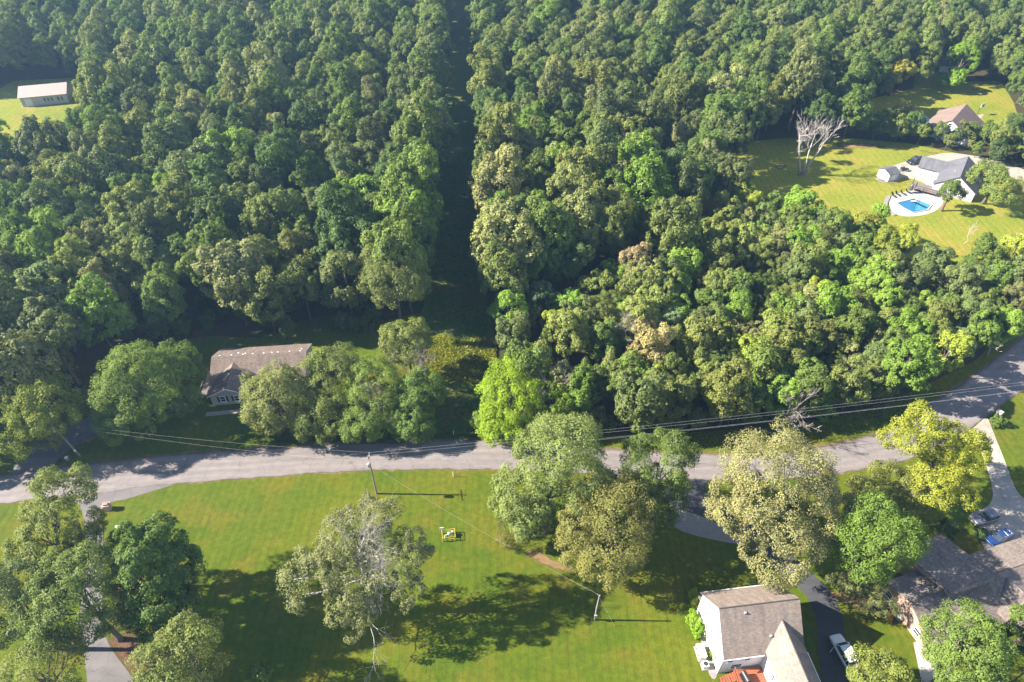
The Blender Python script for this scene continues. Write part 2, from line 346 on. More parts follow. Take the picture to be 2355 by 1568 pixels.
def lobes_of(c, r, rz, n, rng, low=-.55, size=(.32, .48), push=.66):
    """main leaf masses spread over an ellipsoid crown"""
    out = []; k = 0
    while len(out) < n and k < 400:
        k += 1
        d = unit(1, rng)[0]
        if d[2] < low: continue
        q = push * rng.uniform(.72, 1.12)
        p = np.array(c) + d * np.array([r, r, rz]) * q
        rl = r * rng.uniform(*size)
        if any(np.linalg.norm(p - o[0]) < .5 * (rl + o[1]) * .85 for o in out) and k < 250: continue
        out.append((p, rl))
    out.append((np.array(c) + np.array([0, 0, rz * .25]), r * .5))
    return out
def crown_mesh(name, lobes, seed, mat, nsub=13, per=70, leaf=.42, keep=1.0, centre=None, flat=1.0, aspect=.6):
    rng = np.random.default_rng(seed)
    c0 = np.mean([l[0] for l in lobes], axis=0) if centre is None else np.array(centre)
    P, N, T = [], [], []
    for (c, rl) in lobes:
        out = nrm(np.array(c) - c0 + 1e-4)
        d = unit(nsub * 2, rng); d = d[(d @ out > -.35) & (d[:, 2] > -.75)][:nsub]
        if len(d) == 0: continue
        rs = rl * rng.uniform(.30, .50, len(d)); cs = c + d * (rl * rng.uniform(.62, .95, len(d)))[:, None] * np.array([1, 1, flat])
        lt = rng.uniform(.25, .75)
        for k in range(len(d)):
            if rng.random() > keep: continue
            m = int(per * (rs[k] / (rl * .4)) ** 2 * (min(max(rl, 1.2), 3.4) / 1.9) ** .9)
            e = unit(m * 2, rng); e = e[e @ (d[k] * .7 + out * .3 + np.array([0, 0, .35])) > -.25][:m]
            pos = cs[k] + e * (rs[k] * rng.uniform(.62, 1.12, len(e)))[:, None]
            # drop what lies deep inside another mass: nobody sees it
            P.append(pos); N.append(nrm(e * .62 + d[k] * .3 + np.array([0, 0, .35]) + rng.normal(size=e.shape) * .32))
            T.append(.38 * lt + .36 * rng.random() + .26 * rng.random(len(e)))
    P = np.concatenate(P); N = np.concatenate(N); T = np.concatenate(T)
    deep = np.zeros(len(P), bool)
    for (c, rl) in lobes: deep |= (np.linalg.norm(P - c, axis=1) < rl * .62)
    P, N, T = P[~deep], N[~deep], T[~deep]
    return leaf_mesh(name, P, N, leaf, T, rng, mat, aspect)
def limb(mb, a, b, r0, r1, rng, sag=.1, seg=6, n=4, mi=0):
    a, b = np.array(a, float), np.array(b, float); L = np.linalg.norm(b - a)
    pts = []; rad = []
    off = rng.normal(size=3) * sag * L
    for i in range(n + 1):
        s = i / n; p = a + (b - a) * s + off * math.sin(math.pi * s) * .6 + rng.normal(size=3) * L * .02 * (0 < i < n)
        pts.append(p); rad.append(r0 + (r1 - r0) * s ** .8)
    mb.tube(pts, rad, seg, mi); return pts
def trunk_mesh(name, base, top, r, lobes, seed, mat, nlimb=9, flare=1.35):
    rng = np.random.default_rng(seed + 999); mb = MB()
    base = np.array(base, float); top = np.array(top, float)
    pts = [base + (top - base) * s + (rng.normal(size=3) * .15 * np.array([1, 1, 0]) if 0 < s < 1 else 0) for s in (0, .08, .35, .65, 1)]
    mb.tube(pts, [r * flare, r, r * .8, r * .6, r * .25], 8)
    for (c, rl) in sorted(lobes, key=lambda l: -l[1])[:nlimb]:
        s = rng.uniform(.35, .85); a = base + (top - base) * s
        if c[2] < a[2] + .3: a = base + (top - base) * max(.2, s - .3)
        q = limb(mb, a, c, r * .42, r * .10, rng, .08, 5)
        for _ in range(2):
            limb(mb, q[3], np.array(c) + unit(1, rng)[0] * rl * .9, r * .12, .02, rng, .1, 4, 3)
    return mb.mesh(name, mat, True)
def bare(mb, a, d, L, r, lev, rng, spread=.75, up=.15, kids=(3, 5), seg=5, tip=.012):
    """bare forking branch"""
    a = np.array(a, float); d = nrm(np.array(d, float)); n = 5; pts = [a]; rad = [r]
    for i in range(n):
        d = nrm(d + rng.normal(size=3) * .16 + np.array([0, 0, up * .3])); a = a + d * L / n
        pts.append(a); rad.append(max(tip, r * (1 - .72 * (i + 1) / n)))
    mb.tube(pts, rad, max(3, seg), cap=False)
    if lev <= 0: return
    for k in range(rng.integers(kids[0], kids[1] + 1)):
        i = rng.integers(2, n + 1); q = nrm(d + unit(1, rng)[0] * spread + np.array([0, 0, up]))
        bare(mb, pts[i], q, L * rng.uniform(.45, .7), rad[i] * .7, lev - 1, rng, spread, up, kids, seg - 1, tip)

VAR = []     # shared forest shapes: (crown mesh, trunk mesh)
def variant(seed, r, z0, z1, n, nsub, per, leaf, **kw):
    rng = np.random.default_rng(seed); zc = (z0 + z1) / 2; rz = (z1 - z0) / 2
    lk = {k: kw.pop(k) for k in ('low', 'size', 'push') if k in kw}
    lb = lobes_of((0, 0, zc), r, rz, n, rng, **lk)
    # uneven outline: stretched, leaning, one or two heads standing out
    sx, sy = rng.uniform(.85, 1.18), rng.uniform(.85, 1.18); lx, ly = rng.normal(size=2) * .08
    lb = [(np.array([c[0] * sx + lx * c[2], c[1] * sy + ly * c[2], c[2]]), q) for c, q in lb]
    for _ in range(rng.integers(1, 4)):
        a = rng.uniform(0, 6.28); h = rng.uniform(.3, 1.0); q = r * rng.uniform(.26, .4)
        lb.append((np.array([math.cos(a) * r * .75 * (1.1 - h * .6), math.sin(a) * r * .75 * (1.1 - h * .6), zc + rz * h * .95]), q))
    cm = crown_mesh('crown', lb, seed, M['leaf'], nsub, per, leaf, **kw)
    tm = trunk_mesh('trunk', (0, 0, -.15), (0, 0, z1 * .78), .24, lb, seed, M['bark'], 6)
    return cm, tm
for k in range(10):      # old woodland trees
    VAR.append(variant(100 + k, 5.2 + .3 * (k % 3), 3.0 - (k % 2), 15.6 + .5 * (k % 4), 24 + k % 5, 12, 60, .43, size=(.18 + .02 * (k % 3), .40)))
YOUNG = [variant(200 + k, 4.1, 1.2, 10.3 + .5 * k, 20, 12, 60, .37, low=-.85, size=(.2, .42)) for k in range(6)]
FEATH = [variant(300 + k, 3.8, 2.0, 12.0, 15, 12, 85, .34, aspect=.35, flat=.5, size=(.26, .44)) for k in range(2)]
# a conical evergreen: whorls of drooping sprays
def cedar_mesh(seed, h=9.0, r=2.4, mat=None, per=5200):
    rng = np.random.default_rng(seed); n = per
    z = h * (1 - np.sqrt(rng.uniform(0.0, 1, n))) * .96 + .25; rad = r * (1 - z / h) ** .8 + .12
    ang = rng.uniform(0, 2 * math.pi, n); lob = 1 + .22 * np.sin(ang * 5 + z * 2.3) + .15 * np.sin(ang * 3 - z * 4)
    q = rad * lob * rng.uniform(.72, 1.05, n)
    P = np.stack([np.cos(ang) * q, np.sin(ang) * q, z - q * .18], 1)
    N = nrm(np.stack([np.cos(ang), np.sin(ang), np.full(n, .75)], 1) + rng.normal(size=(n, 3)) * .4)
    return leaf_mesh('crown', P, N, .34, rng.random(n), rng, mat or M['leaf'], .4)
CEDAR = cedar_mesh(41)
_mb = MB(); _mb.tube([(0, 0, -.1), (0, 0, 4), (0, 0, 8.4)], [.2, .14, .03], 6); CEDAR_T = _mb.mesh('trunk', M['bark'])

def put_tree(name, cm, tm, loc, s, rz, color, label, cat, group=None, sz=None):
    e = empty(name, loc, rz, label, cat, group); e.scale = (s, s, sz or s)
    t = link('trunk', tm, e); c = link('crown', cm, e); c.color = (*color, 1)
    return e
def hero(name, masses, color, label, seed, cat='tree', leaf=.26, nsub=13, per=90, lob=18, rtrunk=.38, keep=1.0,
         base=None, barkm='bark', group=None, aspect=.6, low=-.55, flat=1.0, size=(.26, .42), nlimb=12, zs=1.0):
    """a tree of its own; masses = [(photo x, photo y, height of the centre, radius in photo px, half height m)]"""
    rng = np.random.default_rng(seed); lobes = []; cs = []
    for (x, y, zc, rp, rz) in masses:
        zc *= zs; rz *= 1 + (zs - 1) * .8
        p = G(x, y, zc); r = rp * mpp(p); cs.append(np.array(p))
        lobes += lobes_of(p, r, rz, lob, rng, low=low, size=size)
    lobes = [(np.array([c[0], c[1], max(c[2], r_ * .55)]), r_) for (c, r_) in lobes]
    b = G(*base) if base else Vector((*np.mean(cs, axis=0)[:2], 0))
    top = np.max([l[0][2] for l in lobes]); o = np.array([b[0], b[1], 0])
    lobes = [(c - o, r_) for (c, r_) in lobes]
    tp = np.mean([c for c in cs], axis=0) - o; tp[2] = top * .86
    e = empty(name, (b[0], b[1], 0), 0, label, cat, group)
    t = link('trunk', trunk_mesh('trunk', (0, 0, -.2), tp, rtrunk, lobes, seed, M[barkm], nlimb), e)
    c = link('crown', crown_mesh('crown', lobes, seed, M['leaf'], nsub, per, leaf, keep, flat=flat, aspect=aspect), e)
    c.color = (*color, 1)
    return e, lobes, o

# ---------------------------------------------------------------- ground, roads, paths
def sheet(name, pts, z, mat, kind='structure', th=0.0):
    mb = MB()
    if th: mb.prism([(p[0], p[1]) for p in pts], z - th, z)
    else: mb.add([(p[0], p[1], z) for p in pts], [tuple(range(len(pts)))])
    o = mb.build(name, mat); tag(o, kind=kind); return o
def smooth(pts, n=8):
    out = []
    for i in range(len(pts) - 1):
        p0, p1, p2, p3 = pts[max(i - 1, 0)], pts[i], pts[i + 1], pts[min(i + 2, len(pts) - 1)]
        for k in range(n):
            t = k / n
            out.append(tuple(.5 * (2 * b + (c - a) * t + (2 * a - 5 * b + 4 * c - d) * t * t + (3 * b - a - 3 * c + d) * t ** 3)
                             for a, b, c, d in zip(p0, p1, p2, p3)))
    out.append(tuple(pts[-1])); return out
def gp(lst): return [tuple(G(x, y)[:2]) for x, y in lst]
def strip(name, a, b, z, mat, th=.0):
    """band between two edges given in photo points"""
    A, B = smooth(gp(a)), smooth(gp(b))
    def resample(P, n):
        d = [0]
        for i in range(1, len(P)): d.append(d[-1] + math.dist(P[i], P[i - 1]))
        return [tuple(np.interp(d[-1] * k / n, d, [p[j] for p in P]) for j in (0, 1)) for k in range(n + 1)]
    n = 420; A, B = resample(A, n), resample(B, n); mb = MB()
    rg = random.Random(3); ja = jb = 0
    for i in range(n + 1):      # ragged edges
        ja = ja * .6 + rg.gauss(0, .10); jb = jb * .6 + rg.gauss(0, .10)
        A[i] = (A[i][0], A[i][1] + ja); B[i] = (B[i][0], B[i][1] + jb)
    vs = [(*p, z) for p in A] + [(*p, z) for p in B]
    fs = [(i, n + 1 + i, n + 2 + i, i + 1) for i in range(n)]
    if th:
        e = 2 * (n + 1); vs += [(*p, z - th) for p in A] + [(*p, z - th) for p in B]
        fs += [(i, i + 1, e + i + 1, e + i) for i in range(n)] + [(n + 1 + i, e + n + 1 + i, e + n + 2 + i, n + 2 + i) for i in range(n)]
    mb.add(vs, fs); o = mb.build(name, mat); tag(o, kind='structure')
    uv = o.data.uv_layers.new(name='UVMap').data
    for lp in o.data.loops:
        i = lp.vertex_index % (2 * n + 2); uv[lp.index].uv = (i % (n + 1) * .1, 1.0 if i <= n else 0.0)
    return A, B
sheet('ground', [(-1500, -600), (1500, -600), (1500, 1800), (-1500, 1800)], 0, M['lawn'])
UP = [(-420, 1165), (-200, 1122), (0, 1092), (130, 1074), (300, 1053), (600, 1030), (900, 1014), (1190, 1013), (1400, 1030), (1580, 1041), (1740, 1040), (1903, 1022), (2053, 982), (2136, 926), (2192, 892), (2253, 850), (2329, 790), (2420, 700), (2560, 560)]
LO = [(-420, 1245), (-200, 1194), (0, 1158), (180, 1138), (400, 1113), (620, 1095), (860, 1082), (1150, 1079), (1400, 1093), (1610, 1104), (1800, 1101), (1975, 1081), (2110, 1046), (2200, 1003), (2267, 959), (2354, 893), (2430, 830), (2520, 750), (2680, 590)]
strip('road', UP, LO, .05, M['road'], .06)
# dusty shoulder along the road
strip('road_shoulder', [(x, y - 4) for x, y in UP], [(x, y + 3.5) for x, y in LO], .004, M['shoulder'])
FOREST_L = [(-700, 1150), (-400, 1100), (0, 1040), (60, 1010), (140, 945), (220, 855), (330, 795), (480, 772), (640, 778), (760, 770), (870, 765), (890, 735), (960, 720), (1020, 720), (1052, -100), (-900, -100)]
FOREST_R = [(1098, 1002), (1300, 1000), (1560, 996), (1750, 982), (1900, 965), (2050, 922), (2150, 874), (2240, 830), (2300, 775), (2354, 725), (2700, 420), (3200, 100), (2900, -100), (1078, -100)]
sheet('forest_floor', gp(FOREST_L), .006, M['floor']); sheet('forest_floor', gp(FOREST_R), .006, M['floor'])
STRIP = [(975, 1004), (1040, 1009), (1120, 1004), (1135, 900), (1142, 780), (1120, 700), (1110, 400), (1096, 120), (1090, -60), (1030, -60), (1015, 120), (990, 400), (975, 700), (950, 780), (960, 900)]
sheet('cleared_strip', gp(STRIP), .010, M['rough'])
# yards cut out of the woods lie as lawn sheets above the litter
YARD_POOL = [(1650, 450), (1670, 370), (1730, 325), (1800, 318), (1960, 318), (2090, 330), (2200, 352), (2310, 385), (2600, 470), (2900, 560), (2900, 680), (2354, 645), (2200, 625), (2110, 602), (2030, 570), (1930, 552), (1840, 535), (1760, 520), (1690, 500)]
YARD_FAR = [(1960, 290), (2000, 228), (2100, 203), (2105, 160), (2180, 150), (2200, 188), (2300, 186), (2330, 235), (2350, 300), (2250, 316), (2080, 312), (2000, 300)]
YARD_BARN = [(-400, 205), (-30, 222), (30, 186), (175, 178), (250, 225), (262, 340), (190, 415), (60, 440), (-400, 450)]
M['lawn_dry'] = ground_mat('dry_lawn', [(.14, .175, .018), (.185, .20, .024), (.215, .205, .03)], (.25, .20, .04), (.22, .13, .055), .66, .04)
for nme, pl in (('yard_lawn', YARD_POOL), ('yard_lawn', YARD_FAR), ('yard_lawn', YARD_BARN)): sheet(nme, gp(pl), .012, M['lawn_dry'])
sheet('yard_lawn', gp([(560, 815), (600, 775), (700, 735), (830, 712), (900, 745), (905, 800), (860, 850), (720, 830)]), .012, M['lawn'])
# drives
sheet('left_driveway', smooth(gp([(20, 1092), (40, 1065), (85, 1020), (150, 985), (230, 950), (330, 925), (440, 915), (440, 940), (340, 955), (260, 985), (180, 1020), (130, 1062), (128, 1078)]), 5), .03, M['drive_grey'])
sheet('lower_driveway', smooth(gp([(170, 1150), (190, 1180), (200, 1290), (185, 1400), (190, 1480), (205, 1600), (225, 1800), (400, 1800), (330, 1600), (250, 1480), (235, 1400), (240, 1290), (240, 1170), (300, 1145), (400, 1112), (300, 1115)]), 5), .03, M['drive_grey'])
sheet('driveway', smooth(gp([(1560, 1095), (1530, 1130), (1545, 1165), (1600, 1180), (1680, 1215), (1760, 1290), (1830, 1345), (1870, 1400), (1880, 1480), (1890, 1600), (1900, 1800), (2010, 1800), (1985, 1620), (1950, 1500), (1930, 1400), (1895, 1345), (1800, 1260), (1740, 1200), (1660, 1150), (1620, 1125), (1640, 1098)]), 5), .03, M['drive_dark'])
sheet('gravel_bed', smooth(gp([(1540, 1168), (1600, 1183), (1676, 1218), (1700, 1238), (1690, 1250), (1600, 1232), (1555, 1215), (1535, 1190)]), 5), .05, M['gravel'])
sheet('concrete_driveway', smooth(gp([(2236, 985), (2268, 1075), (2282, 1130), (2272, 1162), (2236, 1178), (2228, 1192), (2246, 1214), (2262, 1260), (2290, 1275), (2420, 1235), (2480, 1200), (2420, 1180), (2360, 1150), (2333, 1120), (2310, 1060), (2288, 1005), (2270, 962), (2258, 966)]), 5), .03, M['concrete'])
sheet('yard_driveway', smooth(gp([(2012, 412), (2040, 388), (2080, 372), (2120, 362), (2190, 352), (2300, 372), (2400, 410), (2400, 430), (2280, 395), (2180, 380), (2150, 400), (2140, 425), (2110, 415), (2075, 408), (2060, 418), (2030, 420)]), 5), .03, M['concrete'])
# bare earth patches and beds
for pl, mt in (([(1195, 1262), (1230, 1260), (1270, 1285), (1330, 1305), (1320, 1322), (1270, 1310), (1215, 1285)], 'bare'),
               ([(1900, 325), (2000, 330), (2050, 338), (1990, 342), (1920, 338)], 'bare'), ([(2085, 338), (2200, 360), (2300, 388), (2280, 392), (2180, 366)], 'bare'),
               ([(1778, 380), (1810, 378), (1806, 388), (1784, 390)], 'bare'), ([(150, 1020), (230, 990), (240, 1000), (190, 1025)], 'bare'),
               ([(2280, 395), (2360, 420), (2400, 470), (2340, 440)], 'bare'),
               ([(1860, 1345), (1990, 1370), (2070, 1400), (2010, 1410), (1900, 1375)], 'bare'), ([(300, 1290), (350, 1340), (330, 1420), (250, 1450), (240, 1380)], 'bare'),
               ([(60, 1470), (200, 1470), (180, 1500), (80, 1500)], 'bare'), ([(220, 1460), (320, 1440), (420, 1480), (360, 1560), (300, 1580)], 'mulch'),
               ([(1595, 1385), (1618, 1375), (1640, 1440), (1650, 1545), (1630, 1550), (1605, 1440)], 'gravel'), ([(2268, 1190), (2300, 1175), (2310, 1195), (2290, 1205)], 'bare')):
    ring = smooth(gp(pl + pl[:1]), 4)[:-1]; cx_, cy_ = np.mean(ring, axis=0); n_ = len(ring)
    if mt == 'gravel': sheet('earth_patch', ring, .018, M[mt]); continue
    if mt + '_p' not in M: M[mt + '_p'] = patchmat(mt + '_patch', M[mt])
    vs = [(x * q + cx_ * (1 - q), y * q + cy_ * (1 - q), .018) for q in (1.05, .7, .35) for x, y in ring] + [(cx_, cy_, .018)]
    fs = [(k * n_ + i, k * n_ + (i + 1) % n_, (k + 1) * n_ + (i + 1) % n_, (k + 1) * n_ + i) for k in (0, 1) for i in range(n_)] + [(2 * n_ + i, 2 * n_ + (i + 1) % n_, 3 * n_) for i in range(n_)]
    po = MB().add(vs, fs).build('earth_patch', M[mt + '_p']); tag(po, kind='structure')
    fa = po.data.attributes.new('fade', 'FLOAT', 'POINT'); fa.data.foreach_set('value', [0.0] * n_ + [.35] * n_ + [.7] * n_ + [.8])

# rough grass and weeds: blades in tufts
def tufts(name, poly, n, h, seed, cols, wid=.05, label=None, kind='stuff'):
    rng = np.random.default_rng(seed); W_ = np.array(gp(poly)); lo, hi = W_.min(0), W_.max(0)
    pts = []
    while len(pts) < n:
        q = rng.uniform(lo, hi, (n, 2))
        ins = np.zeros(n, bool); j = len(W_) - 1
        for i in range(len(W_)):
            xi, yi = W_[i]; xj, yj = W_[j]
            ins ^= ((yi > q[:, 1]) != (yj > q[:, 1])) & (q[:, 0] < (xj - xi) * (q[:, 1] - yi) / (yj - yi + 1e-9) + xi); j = i
        pts += list(q[ins])
    P = np.array(pts[:n]); P = np.c_[P, rng.uniform(.25, 1, n) * h * .6]
    N = nrm(np.c_[rng.normal(size=(n, 2)), rng.uniform(.2, 1.0, n)])
    me = leaf_mesh(name, P, N, h * .9, rng.random(n), rng, M['leaf'], wid)
    o = link(name, me); o.color = (*cols, 1); tag(o, label, 'grass' if label else None, kind=kind); return o
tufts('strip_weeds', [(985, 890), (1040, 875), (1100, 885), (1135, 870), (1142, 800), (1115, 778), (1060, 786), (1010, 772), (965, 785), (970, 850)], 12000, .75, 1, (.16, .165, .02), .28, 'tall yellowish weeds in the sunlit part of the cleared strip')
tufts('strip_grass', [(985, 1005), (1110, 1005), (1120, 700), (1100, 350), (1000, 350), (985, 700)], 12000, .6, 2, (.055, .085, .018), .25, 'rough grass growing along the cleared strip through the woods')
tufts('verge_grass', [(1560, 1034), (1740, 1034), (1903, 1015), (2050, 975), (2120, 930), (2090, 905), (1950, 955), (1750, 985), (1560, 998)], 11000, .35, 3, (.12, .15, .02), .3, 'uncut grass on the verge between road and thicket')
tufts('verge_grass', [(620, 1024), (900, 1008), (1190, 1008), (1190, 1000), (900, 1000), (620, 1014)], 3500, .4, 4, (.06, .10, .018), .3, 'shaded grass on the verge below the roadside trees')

# ---------------------------------------------------------------- building helpers
def uvs(me):
    uv = me.uv_layers.new(name='UVMap').data
    for p in me.polygons:
        n = p.normal; u = Vector((0, 0, 1)).cross(n)
        u = Vector((1, 0, 0)) if u.length < .05 else u.normalized(); v = n.cross(u)
        for li in p.loop_indices:
            co = me.vertices[me.loops[li].vertex_index].co; uv[li].uv = (co.dot(u), co.dot(v))
def plane_roof(name, quads, mat, parent, th=.16):
    mb = MB()
    for q in quads: mb.slab(q, th)
    o = mb.build(name, [mat], parent); uvs(o.data); return o
def gable_walls(mb, x0, x1, y0, y1, ze, zr, axis='x', mi=0):
    """box walls with gable triangles; ridge along axis"""
    mb.box(x0, x1, y0, y1, 0, ze, mi)
    if axis == 'x':
        ym = (y0 + y1) / 2
        for x, e in ((x0, .002), (x1, -.002)):
            a = min(x, x + (.2 if x == x0 else -.2)); b = max(x, x + (.2 if x == x0 else -.2))
            mb.add([(a, y0, ze), (a, y1, ze), (a, ym, zr), (b, y0, ze), (b, y1, ze), (b, ym, zr)], [(0, 2, 1), (3, 4, 5), (0, 3, 5, 2), (1, 2, 5, 4)], mi)
    else:
        xm = (x0 + x1) / 2
        for y in (y0, y1):
            a = min(y, y + (.2 if y == y0 else -.2)); b = max(y, y + (.2 if y == y0 else -.2))
            mb.add([(x0, a, ze), (x1, a, ze), (xm, a, zr), (x0, b, ze), (x1, b, ze), (xm, b, zr)], [(0, 1, 2), (3, 5, 4), (0, 2, 5, 3), (1, 4, 5, 2)], mi)
def window(parent, c, w, h, face, shutters=False, frame='trim'):
    """window standing proud of a wall; face = outward unit vector in xy; c = centre on the wall"""
    f = Vector((face[0], face[1], 0)); s = Vector((-f.y, f.x, 0)); c = Vector(c)
    def blk(du, z0, z1, hw, d0, d1):
        vs = []
        for z in (z0, z1):
            for d in (d0, d1):
                for u in (du - hw, du + hw):
                    q = c + s * u + f * d; vs.append((q.x, q.y, c.z + z))
        return vs
    FS = [(0, 2, 3, 1), (4, 5, 7, 6), (0, 1, 5, 4), (2, 6, 7, 3), (0, 4, 6, 2), (1, 3, 7, 5)]
    g = MB(); g.add(blk(0, -h / 2 + .05, h / 2 - .05, w / 2 - .05, .005, .03), FS); o = g.build('window', M['glass'], parent)
    fr = MB()
    fr.add(blk(0, h / 2 - .05, h / 2 + .06, w / 2 + .08, .0, .07), FS); fr.add(blk(0, -h / 2 - .1, -h / 2 + .05, w / 2 + .12, .0, .11), FS)
    for sg in (-1, 1): fr.add(blk(sg * (w / 2), -h / 2 + .051, h / 2 - .051, .05, .0, .07), FS)
    fr.add(blk(0, -.03, .03, w / 2 - .051, .031, .055), FS)
    fr.build('frame', M[frame], o)
    if shutters:
        for sg in (-1, 1):
            k = MB(); k.add(blk(sg * (w / 2 + .32), -h / 2, h / 2, .2, .0, .05), FS); k.build('shutter', M['shutter'], o)
    return o
def boxpart(name, parent, x0, x1, y0, y1, z0, z1, mat, bevel=0.0):
    return MB().box(x0, x1, y0, y1, z0, z1).build(name, M[mat] if isinstance(mat, str) else mat, parent, bevel=bevel)

# ---------------------------------------------------------------- white two-storey house
A7 = R_(7.0)
H = empty('two_storey_house', (28.2, 43.95, 0), A7, 'white two-storey house with tan shingle roof and rear wing', 'house')
L_, HW, ZE, ZR = 11.4, 4.55, 5.45, 10.15; k = (ZR - ZE) / HW; ov = .32
mb = MB(); gable_walls(mb, .25, L_ - .15, -HW, HW, ZE, ZR)
mb.build('wall', M['white_siding'], H)
rx0, rx1 = -.02, L_ + .12
front = [(rx0, HW + ov, ZE - ov * k + .22), (rx0, 0, ZR + .22), (rx1, 0, ZR + .22), (rx1, HW + ov, ZE - ov * k + .22)]
back = [(rx0, 0, ZR + .215), (rx0, -HW - ov, ZE - ov * k + .215), (rx1, -HW - ov, ZE - ov * k + .215), (rx1, 0, ZR + .215)]
rf = plane_roof('roof', [front[::-1][::-1], back], M['sh_tan'], H)
MB().tube([(rx0, 0, ZR + .22), (rx1, 0, ZR + .22)], .09, 6).build('ridge_cap', M['sh_brown'], rf)
wx0, wx1, wy = 6.0, 11.45, -14.5; wm = (wx0 + wx1) / 2; wr = ZE + (wm - wx0 + .0) * k
mb = MB(); gable_walls(mb, wx0 + .28, wx1 - .24, wy, -HW - .003, ZE - .003, wr - .3, 'y'); mb.build('wing_wall', M['white_siding'], H)
def mainz(y): return ZR + .215 + y * k      # rear slope, y negative
yv = -(ZR + .215 - (wr + .24)) / k
ze2 = ZE - .05 + .24; 
wl = [(wm, yv, wr + .24), (wx0 - .05, (ze2 - ZR - .215) / k, ze2), (wx0 - .05, wy - .3, ze2), (wm, wy - .3, wr + .24)]
wq = [(wm, wy - .3, wr + .236), (wx1 + .12, wy - .3, ze2 - .02), (wx1 + .12, (ze2 - ZR - .215) / k, ze2 - .02), (wm, yv, wr + .236)]
wf = plane_roof('wing_roof', [wl, wq], M['sh_tan'], H)
MB().tube([(wm, yv, wr + .24), (wm, wy - .3, wr + .24)], .08, 6).build('ridge_cap', M['sh_brown'], wf)
boxpart('gutter', H, rx0, wx0 - .2, -HW - ov - .13, -HW - ov - .005, ZE - ov * k + .03, ZE - ov * k + .15, 'gutter')
boxpart('gutter', H, rx0, rx1, HW + ov + .005, HW + ov + .13, ZE - ov * k + .03, ZE - ov * k + .15, 'gutter')
boxpart('gutter', H, wx1 + .125, wx1 + .25, wy, -HW - .8, ze2 - .17, ze2 - .05, 'gutter')
for u, w in ((3.6, -.75), (6.9, -3.2)):
    z = mainz(w)
    MB().box(u - .16, u + .16, w - .14, w + .14, z - .1, z + .24).build('roof_vent', M['galv'], H, bevel=.03)
for y in (-2.6, -.2, 2.4): window(H, (.25, y, 4.1), .85, 1.35, (-1, 0))
window(H, (.25, -3.2, 1.5), .9, 1.35, (-1, 0)); window(H, (.25, 1.6, 1.5), .9, 1.35, (-1, 0)); window(H, (.25, 0, 7.6), .55, .8, (-1, 0))
for u in (1.4, 3.8): window(H, (u, -HW, 4.2), .9, 1.3, (0, -1))
window(H, (2.6, -HW, 1.9), 1.6, 1.3, (0, -1)); window(H, (wx0 + .28, -7.5, 4.0), .9, 1.3, (-1, 0))
for u in (1.6, 4.4, 7.2, 9.8): window(H, (u, HW, 4.0), .9, 1.4, (0, 1)); window(H, (u, HW, 1.4), .9, 1.4, (0, 1))
window(H, (L_ - .15, 2.0, 4.0), .9, 1.3, (1, 0)); window(H, (L_ - .15, -1.5, 4.0), .9, 1.3, (1, 0))
# small front porch with posts and a rail at the left corner
pr = plane_roof('porch_roof', [[(.3, HW + 1.2, 2.85), (.3, HW, 3.25), (2.8, HW, 3.25), (2.8, HW + 1.2, 2.85)][::-1]], M['sh_tan'], H)
for u in (.5, 2.6): boxpart('porch_post', H, u - .07, u + .07, HW + 1.0, HW + 1.14, .3, 2.62, 'trim')
boxpart('porch_floor', H, .3, 2.8, HW + .003, HW + 1.2, .02, .3, 'concrete')
# side chimney-like bump, carport shade roof on the drive side
boxpart('side_stoop', H, L_ - .14, L_ + 1.5, 1.2, 3.6, .02, .4, 'concrete'); boxpart('door', H, L_ - .149, L_ - .08, 2.9, 3.8, .4, 2.5, 'trim')
plane_roof('stoop_roof', [[(L_ - .1, .6, 3.1), (L_ + 1.7, .6, 2.7), (L_ + 1.7, 4.2, 2.7), (L_ - .1, 4.2, 3.1)]], M['sh_brown'], H, .12)
for y in (.8, 4.0): boxpart('stoop_post', H, L_ + 1.45, L_ + 1.57, y - .06, y + .06, .02, 2.55, 'trim')

# deck behind it
DK = empty('wooden_deck', (28.2, 43.95, 0), A7, 'red stained timber deck with railings behind the white house', 'deck')
dz = 1.5; dx0, dx1, dy0, dy1 = 2.2, wx0 + .2, -12.0, -HW - .35
n = 24; wpl = (dy1 - dy0) / n
for i in range(n):
    boxpart('plank', DK, dx0, dx1, dy0 + i * wpl + .012, dy0 + (i + 1) * wpl - .012, dz - .05, dz + .004 * (i % 3), 'deck')
boxpart('joist_frame', DK, dx0 + .06, dx1 - .06, dy0 + .06, dy1 - .06, dz - .3, dz - .055, 'deck')
for x, y in ((dx0 + .15, dy0 + .15), (dx0 + .15, dy1 - .2), (dx0 + .15, -8.4), (dx1 - .3, dy0 + .15)): boxpart('post', DK, x - .08, x + .08, y - .08, y + .08, 0, dz - .06, 'deck')
boxpart('rail', DK, dx0 - .04, dx0 + .1, dy0, dy1, dz + .9, dz + .98, 'deck'); boxpart('rail', DK, dx0, dx0 + .06, dy0, dy1, dz + .12, dz + .18, 'deck')
for i in range(24):
    y = dy0 + .1 + i * (dy1 - dy0 - .2) / 23; boxpart('baluster', DK, dx0 + .01, dx0 + .05, y - .02, y + .02, dz + .181, dz + .9, 'deck')
for i in range(6): boxpart('step', DK, dx0 - .3 - .3 * i, dx0 - .01 - .3 * i, -6.3, -5.1, dz - .25 - .24 * i, dz - .2 - .24 * i, 'deck')
